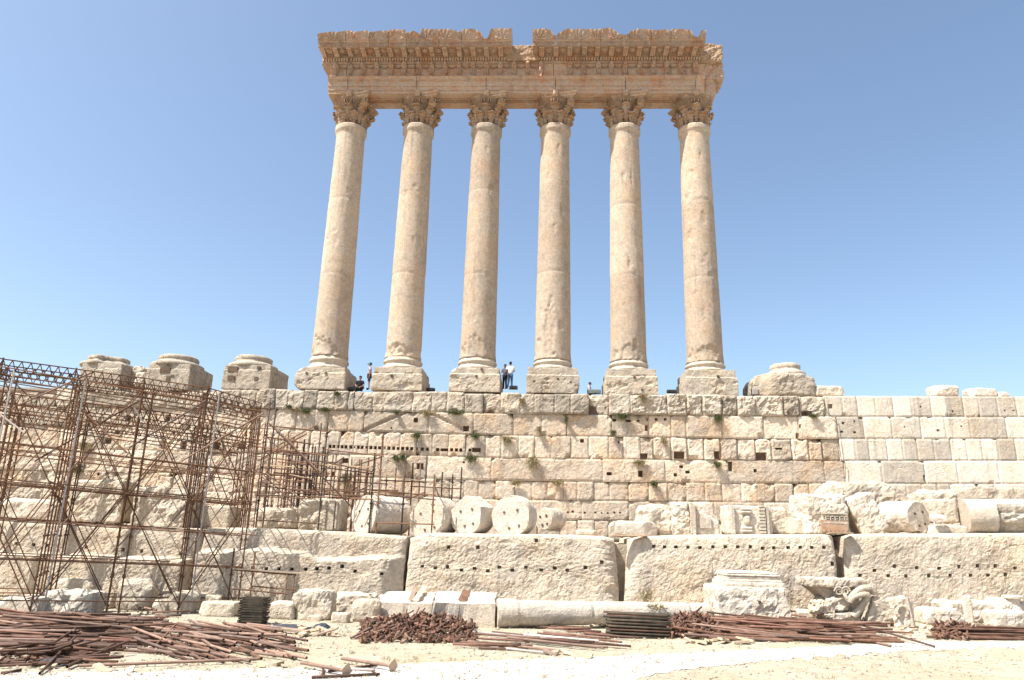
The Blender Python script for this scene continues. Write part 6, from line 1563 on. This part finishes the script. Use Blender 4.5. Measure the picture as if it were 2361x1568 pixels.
def person(loc, face, label, H, J, top, bot, hair=M_hair, sleeve='short', shoes=M_hair, hat=None, legs=True, scarf=False):
    """J: joint dict (figure space: x right, y forward, z up, units of metres for 1.75 m)"""
    root = empty('person', loc, label, 'person', None); root.rotation_euler = (0, 0, face); s = H/1.75
    base = {'pel': (0, 0, .95), 'waist': (0, 0, 1.08), 'chest': (0, .0, 1.30), 'neckb': (0, -.01, 1.46), 'neck': (0, .01, 1.53), 'head': (0, .02, 1.64), 'crown': (0, .01, 1.71),
        'shL': (-.18, 0, 1.41), 'shR': (.18, 0, 1.41), 'elL': (-.25, -.02, 1.14), 'elR': (.25, -.02, 1.14), 'wrL': (-.26, .06, .90), 'wrR': (.26, .06, .90),
        'hpL': (-.09, 0, .90), 'hpR': (.09, 0, .90), 'knL': (-.10, .02, .50), 'knR': (.10, .02, .50), 'anL': (-.10, -.02, .08), 'anR': (.10, -.02, .08), 'toL': (-.11, .15, .03), 'toR': (.11, .15, .03)}
    base.update(J); K = {k: Vector(v)*s for k, v in base.items()}
    R = {'pel': .125, 'waist': .115, 'chest': .14, 'neckb': .075, 'neck': .055, 'head': .095, 'crown': .075, 'sh': .07, 'el': .045, 'wr': .03, 'hp': .095, 'kn': .06, 'an': .04, 'to': .035}
    def chain(names, extra=0.0, tweak=None):
        nodes = []; 
        for n in names:
            r = R.get(n, R.get(n[:-1], .04)) + extra
            if tweak and n in tweak: r = tweak[n]
            nodes.append((*K[n], r*s))
        return nodes
    order = ['pel', 'waist', 'chest', 'neckb', 'neck', 'head', 'crown', 'shL', 'elL', 'wrL', 'shR', 'elR', 'wrR', 'hpL', 'knL', 'anL', 'toL', 'hpR', 'knR', 'anR', 'toR']
    ix = {n: i for i, n in enumerate(order)}; nodes = chain(order)
    E = [('pel', 'waist'), ('waist', 'chest'), ('chest', 'neckb'), ('neckb', 'neck'), ('neck', 'head'), ('head', 'crown'), ('chest', 'shL'), ('shL', 'elL'), ('elL', 'wrL'), ('chest', 'shR'), ('shR', 'elR'), ('elR', 'wrR'),
         ('pel', 'hpL'), ('hpL', 'knL'), ('knL', 'anL'), ('anL', 'toL'), ('pel', 'hpR'), ('hpR', 'knR'), ('knR', 'anR'), ('anR', 'toR')]
    edges = [(ix[a], ix[b]) for a, b in E]
    for sd in 'LR':          # palm, thumb, four fingers
        w_ = K['wr'+sd]; d = (w_-K['el'+sd]).normalized(); side = d.cross(Vector((0, 0, 1)) if abs(d.z) < .8 else Vector((0, 1, 0))).normalized(); pi = len(nodes)
        nodes.append((*(w_+d*.06*s), .030*s)); edges.append((ix['wr'+sd], pi))
        for f in range(4):
            o_ = side*(f-1.5)*.019*s; l = (.065, .078, .073, .055)[f]*s; a = w_+d*.10*s+o_; b = a+d*l*.8+Vector((0, 0, -.012*s)); nodes += [(*a, .010*s), (*b, .008*s)]; edges += [(pi, len(nodes)-2), (len(nodes)-2, len(nodes)-1)]
        a = w_+d*.05*s-side*.035*s; b = a+d*.04*s-side*.02*s; nodes += [(*a, .012*s), (*b, .010*s)]; edges += [(pi, len(nodes)-2), (len(nodes)-2, len(nodes)-1)]
    skin('body', nodes, edges, M_skin, root)
    def part(name, names, E2, mat, ex, tw=None):
        ii = {n: i for i, n in enumerate(names)}; skin(name, chain(names, ex, tw), [(ii[a], ii[b]) for a, b in E2], mat, root)
    el = 'el' if sleeve == 'short' else 'wr'
    if sleeve == 'short':
        for sd in 'LR': K['mid'+sd] = K['sh'+sd].lerp(K['el'+sd], .75)
        R['mid'] = .055
        part('shirt', ['pel', 'waist', 'chest', 'neckb', 'shL', 'midL', 'shR', 'midR'], [('pel', 'waist'), ('waist', 'chest'), ('chest', 'neckb'), ('chest', 'shL'), ('shL', 'midL'), ('chest', 'shR'), ('shR', 'midR')], top, .018)
    else:
        part('shirt', ['pel', 'waist', 'chest', 'neckb', 'shL', 'elL', 'wrL', 'shR', 'elR', 'wrR'], [('pel', 'waist'), ('waist', 'chest'), ('chest', 'neckb'), ('chest', 'shL'), ('shL', 'elL'), ('elL', 'wrL'), ('chest', 'shR'), ('shR', 'elR'), ('elR', 'wrR')], top, .018)
    if legs == 'short':
        part('shorts', ['pel', 'hpL', 'knL', 'hpR', 'knR'], [('pel', 'hpL'), ('hpL', 'knL'), ('pel', 'hpR'), ('hpR', 'knR')], bot, .02)
    else:
        part('trousers', ['pel', 'hpL', 'knL', 'anL', 'hpR', 'knR', 'anR'], [('pel', 'hpL'), ('hpL', 'knL'), ('knL', 'anL'), ('pel', 'hpR'), ('hpR', 'knR'), ('knR', 'anR')], bot, .016)
    for sd in 'LR':
        part('shoe', ['an'+sd, 'to'+sd], [('an'+sd, 'to'+sd)], shoes, .014)
    hc = K['head']+Vector((0, -.02*s, .025*s)); m = MB()
    V, Fc = rbox((.088*s, .10*s, .10*s), .03, .085*s, .006, 3, 8, c=hc+Vector((0, -.012*s, .03*s))); V = [Vector((v[0], v[1], max(v[2], hc.z-.035*s))) for v in V]
    m.add(V, Fc); o = obj('headscarf' if scarf else ('cap' if hat else 'hair'), m.V, m.F, scarf if scarf else (hat or hair), root, origin=Vector((0, 0, 0)), smooth=True)
    if hat:
        m = MB(); m.box(hc+Vector((0, .13*s, .015*s)), (.06*s, .06*s, .008)); obj('cap_peak', m.V, m.F, hat, root, origin=Vector((0, 0, 0)))
    m = MB()     # nose, eyes
    h0 = K['head']; 
    V, Fc = rbox((.012*s, .02*s, .02*s), .02, .008, 0, 1, c=h0+Vector((0, .105*s, -.01*s))); m.add(V, Fc); obj('nose', m.V, m.F, M_skin, root, origin=Vector((0, 0, 0)), smooth=True)
    for e in (-1, 1):
        m = MB(); V, Fc = rbox((.012*s, .006*s, .007*s), .01, .005, 0, 1, c=h0+Vector((e*.034*s, .092*s, .015*s))); m.add(V, Fc); obj('eye', m.V, m.F, M_hair, root, origin=Vector((0, 0, 0)))
    return root
ZP = 11.68
# man in white t-shirt seen from behind
p = at(*W3(2212, 718), Y=-1.05)
person((p.x, -1.05, p.z), 0.1, 'person in a white t-shirt and blue jeans standing with back turned', 1.66, {'elL': (-.27, .06, 1.18), 'wrL': (-.14, .22, 1.14), 'elR': (.27, .06, 1.18), 'wrR': (.14, .22, 1.14), 'anL': (-.16, -.02, .08), 'toL': (-.18, .14, .03), 'anR': (.12, .02, .08)}, M_whitec, M_jean)
p = at(*W3(2162, 722), Y=-.7)
person((p.x, -.7, p.z-.02), math.pi-.5, 'person in a dark checked shirt and black trousers looking down, beside the one in white', 1.58, {'elL': (-.24, .06, 1.16), 'wrL': (-.08, .24, 1.18), 'elR': (.24, .06, 1.16), 'wrR': (.06, .24, 1.18), 'head': (0, .05, 1.62), 'crown': (0, .06, 1.69)}, M_check, M_tshirt, sleeve='short')
p = at(*W3(880, 728), Y=-.4)
person((p.x, -.4, p.z), math.pi/2+.2, 'person in a teal cap and shorts half hidden by the second plinth', 1.72, {'wrL': (-.24, .0, .88), 'wrR': (.24, .0, .88)}, M_lilac, M_navy, hat=M_capm, legs='short')
# seated man in black (sits on the wall edge)
p = at(*W3(783, 728), Y=-.9); sz = -.42
sit = lambda d: {k: (v[0], v[1], v[2]+sz) for k, v in d.items()}
SJ = {'pel': (0, 0, .95), 'waist': (0, .0, 1.08), 'chest': (0, .03, 1.30), 'neckb': (0, .03, 1.46), 'neck': (0, .05, 1.53), 'head': (0, .06, 1.64), 'crown': (0, .05, 1.71), 'shL': (-.19, .03, 1.41), 'shR': (.19, .03, 1.41),
      'elL': (-.27, .10, 1.15), 'elR': (.27, .10, 1.15), 'wrL': (-.12, .32, 1.02), 'wrR': (.12, .32, 1.02), 'hpL': (-.10, .05, .93), 'hpR': (.10, .05, .93), 'knL': (-.34, .30, .99), 'knR': (.34, .30, .99), 'anL': (.08, .34, .93), 'anR': (-.08, .44, .93), 'toL': (.2, .38, .92), 'toR': (-.2, .48, .92)}
person((p.x, -.55, 11.42), math.pi, 'person in a black t-shirt sitting on the wall top right of the first plinth', 1.72, sit(SJ), M_tshirt, M_tshirt)
p = at(*W4(728, 755), Y=-.8); SJ2 = dict(SJ); SJ2.update({'head': (0, .12, 1.60), 'crown': (0, .13, 1.67), 'chest': (0, .07, 1.30), 'wrL': (-.08, .40, 1.1)})
person((p.x-.05, -.6, 11.46), -math.pi/2-.3, 'person in a dark headscarf and pale top sitting beside the glass floodlights', 1.5, sit(SJ2), M_lilac, M_jean, sleeve='long', scarf=M_scarf)
print('objects', len(bpy.data.objects))
